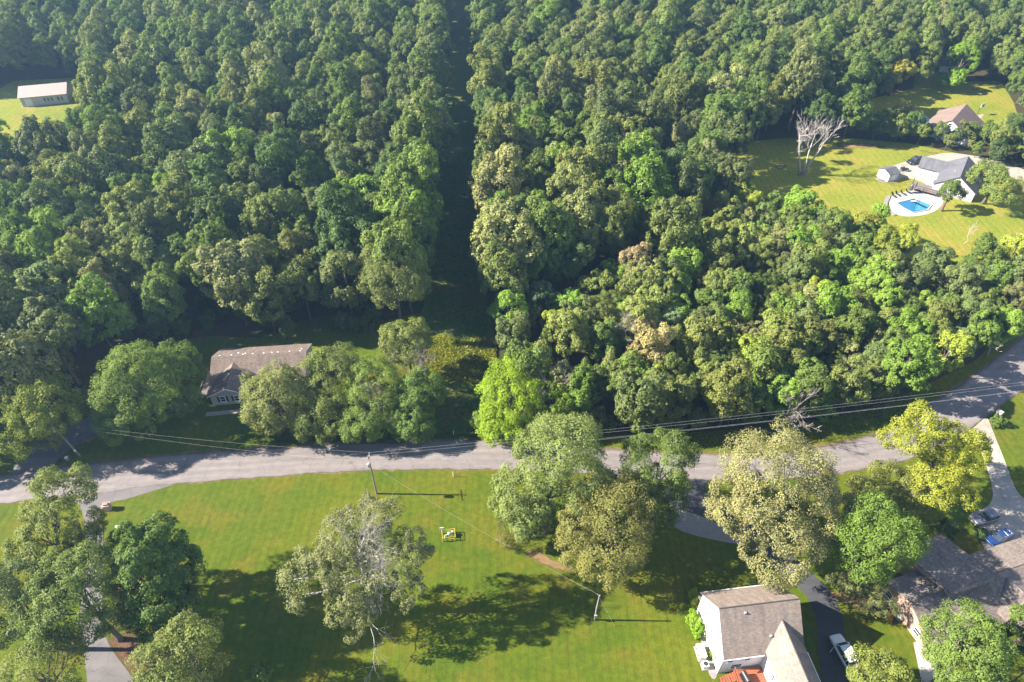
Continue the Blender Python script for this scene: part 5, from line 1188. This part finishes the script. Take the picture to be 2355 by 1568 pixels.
for c in near_old + rest:
    X, Y, px, py, zone, hs = c
    big = zone in ('left', 'right')
    if (big and n_old >= 300) or (not big and n_th >= 290) or not vis(c): far.append(c); continue
    key = pick(zone); place_ = where(zone, X, Y, px, py)
    if big:
        cm, tm = rng.choice(VAR); s = (.90 + .48 * hs) * rng.uniform(.88, 1.1); n_old += 1; nm = 'woodland_tree'
    else:
        q = rng.random(); n_th += 1
        if zone == 'thicket' and q < .06: cm, tm, nm, s = CEDAR, CEDAR_T, 'cedar_tree', rng.uniform(.8, 1.2)
        elif q < .22: (cm, tm), nm, s = rng.choice(FEATH), 'thicket_tree', rng.uniform(.7, 1.0)
        else: (cm, tm), nm, s = rng.choice(YOUNG), 'thicket_tree', rng.uniform(.76, 1.06) + .24 * hs
        if zone == 'thicket' and 2030 < px < 2175 and py < 660: s *= .62     # low growth below the patio
        if zone == 'hedge': s *= .46 if 2120 < px < 2270 else .72
    sz = s * rng.uniform(.86, 1.2) * (1.05 if big else 1); rel = sz / s; hgt = sz / (1.0 if big else .85)
    form = 'tall' if hgt > 1.12 else 'low' if hgt < .9 else 'slender' if rel > 1.08 else 'broad' if rel < .95 else 'rounded'
    kind = {'woodland_tree': 'broadleaf tree', 'cedar_tree': 'pointed cedar'}.get(nm, 'feathery tree' if cm in [f[0] for f in FEATH] else 'young tree')
    lab = ' '.join((form, LBL[key], kind, place_))
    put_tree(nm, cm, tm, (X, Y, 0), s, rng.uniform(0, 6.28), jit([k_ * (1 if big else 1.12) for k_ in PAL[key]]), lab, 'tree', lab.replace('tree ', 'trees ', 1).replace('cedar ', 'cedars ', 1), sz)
# undergrowth along the wood edge by the road
EDGE = [(1105, 1000), (1230, 1002), (1400, 1004), (1560, 996), (1750, 980), (1900, 962), (2040, 920), (2140, 872), (2230, 820), (2300, 765)]
for i in range(46):
    t = i / 45 * (len(EDGE) - 1); a = EDGE[min(int(t), len(EDGE) - 2)]; b = EDGE[min(int(t) + 1, len(EDGE) - 1)]; f = t - min(int(t), len(EDGE) - 2)
    p = G(a[0] + (b[0] - a[0]) * f, a[1] + (b[1] - a[1]) * f - rng.uniform(4, 22)); key = rng.choice(['green', 'deep', 'fresh', 'olive'])
    cm, tm = rng.choice(YOUNG); put_tree('edge_shrub', cm, tm, tuple(p), rng.uniform(.26, .5), rng.uniform(0, 6), jit(PAL[key]), LBL[key] + ' bushy shrub filling the thicket foot above the road verge', 'shrub', LBL[key] + ' shrubs at the thicket foot')
for i in range(26):
    x = rng.uniform(575, 1010); p = G(x, 1012 - (x - 575) * .02 - rng.uniform(3, 28)); key = rng.choice(['green', 'deep', 'olive'])
    cm, tm = rng.choice(YOUNG); put_tree('edge_shrub', cm, tm, tuple(p), rng.uniform(.24, .42), rng.uniform(0, 6), jit(PAL[key]), LBL[key] + ' bushy shrub below the tree row in front of the ranch house', 'shrub', LBL[key] + ' shrubs in front of the ranch house')
k = 0
while k < 46:       # dark undergrowth at the foot of the woods round the ranch house
    x, y = rng.uniform(-40, 960), rng.uniform(690, 1000)
    if not inpoly(x, y, FOREST_L) or inpoly(x, y + 75, FOREST_L): continue
    k += 1; key = rng.choice(['deep', 'green', 'deep', 'dull']); cm, tm = rng.choice(YOUNG)
    put_tree('undergrowth_shrub', cm, tm, tuple(G(x, y)), rng.uniform(.35, .62), rng.uniform(0, 6), jit(PAL[key]), LBL[key] + ' undergrowth shrub at the foot of the woods round the ranch house', 'shrub', LBL[key] + ' undergrowth at the ranch woods')
# the farther woods, one mass
me = bpy.data.meshes.new('far_woods'); me.from_pydata([(c[0], c[1], 0) for c in far], [], [])
va = me.attributes.new('kind_index', 'INT', 'POINT'); sa = me.attributes.new('size', 'FLOAT', 'POINT'); ra = me.attributes.new('turn', 'FLOAT', 'POINT')
va.data.foreach_set('value', [rng.randrange(10) for c in far]); sa.data.foreach_set('value', [((.90 + .48 * c[5]) if c[4] in ('left', 'right') else .55) * rng.uniform(.9, 1.1) for c in far]); ra.data.foreach_set('value', [rng.uniform(0, 6.28) for c in far])
fw = link('far_woods', me); tag(fw, 'dense far woods of many broadleaf crowns on both sides of the cleared strip', 'woods', kind='stuff')
ng = bpy.data.node_groups.new('far_woods', 'GeometryNodeTree'); ng.interface.new_socket('Geometry', in_out='INPUT', socket_type='NodeSocketGeometry'); ng.interface.new_socket('Geometry', in_out='OUTPUT', socket_type='NodeSocketGeometry')
gi = ng.nodes.new('NodeGroupInput'); go = ng.nodes.new('NodeGroupOutput'); jn = ng.nodes.new('GeometryNodeJoinGeometry')
m2p = ng.nodes.new('GeometryNodeMeshToPoints'); ng.links.new(gi.outputs[0], m2p.inputs[0])
def named(nm, ty):
    n = ng.nodes.new('GeometryNodeInputNamedAttribute'); n.data_type = ty; n.inputs[0].default_value = nm; return n
ki, si, ti = named('kind_index', 'INT'), named('size', 'FLOAT'), named('turn', 'FLOAT')
cx = ng.nodes.new('ShaderNodeCombineXYZ'); ng.links.new(ti.outputs[0], cx.inputs[2])
for k, (cm, tm) in enumerate(VAR):
    ob = next(o for o in COL.objects if o.data == cm)
    oi = ng.nodes.new('GeometryNodeObjectInfo'); oi.transform_space = 'ORIGINAL'; oi.inputs[0].default_value = ob
    sm = ng.nodes.new('GeometryNodeSetMaterial'); sm.inputs['Material'].default_value = M['leaf_far']; ng.links.new(oi.outputs['Geometry'], sm.inputs[0])
    ip = ng.nodes.new('GeometryNodeInstanceOnPoints'); ng.links.new(m2p.outputs[0], ip.inputs['Points']); ng.links.new(sm.outputs[0], ip.inputs['Instance'])
    cp = ng.nodes.new('FunctionNodeCompare'); cp.data_type = 'INT'; cp.operation = 'EQUAL'; cp.inputs[3].default_value = k; ng.links.new(ki.outputs[0], cp.inputs[2])
    ng.links.new(cp.outputs[0], ip.inputs['Selection']); ng.links.new(cx.outputs[0], ip.inputs['Rotation']); ng.links.new(si.outputs[0], ip.inputs['Scale'])
    ng.links.new(ip.outputs[0], jn.inputs[0])
ng.links.new(jn.outputs[0], go.inputs[0]); md = fw.modifiers.new('trees', 'NODES'); md.node_group = ng
print('TRIS', sum(len(me.polygons) for me in bpy.data.meshes) * 2)
print('TREES', len(cand), n_old, n_th, len(far))

# ---------------------------------------------------------------- haze
hz = MB().box(-1520, 1520, -620, 1820, -1.2, 102).build('haze', []); tag(hz, kind='stuff')
m = bpy.data.materials.new('haze'); m.use_nodes = True; t = m.node_tree; t.nodes.remove(t.nodes['Principled BSDF'])
v = t.nodes.new('ShaderNodeVolumePrincipled'); v.inputs['Color'].default_value = (.36, .62, 1.0, 1); v.inputs['Density'].default_value = .00022; v.inputs['Anisotropy'].default_value = .3
t.links.new(v.outputs[0], t.nodes['Material Output'].inputs['Volume']); hz.data.materials.clear(); hz.data.materials.append(m)
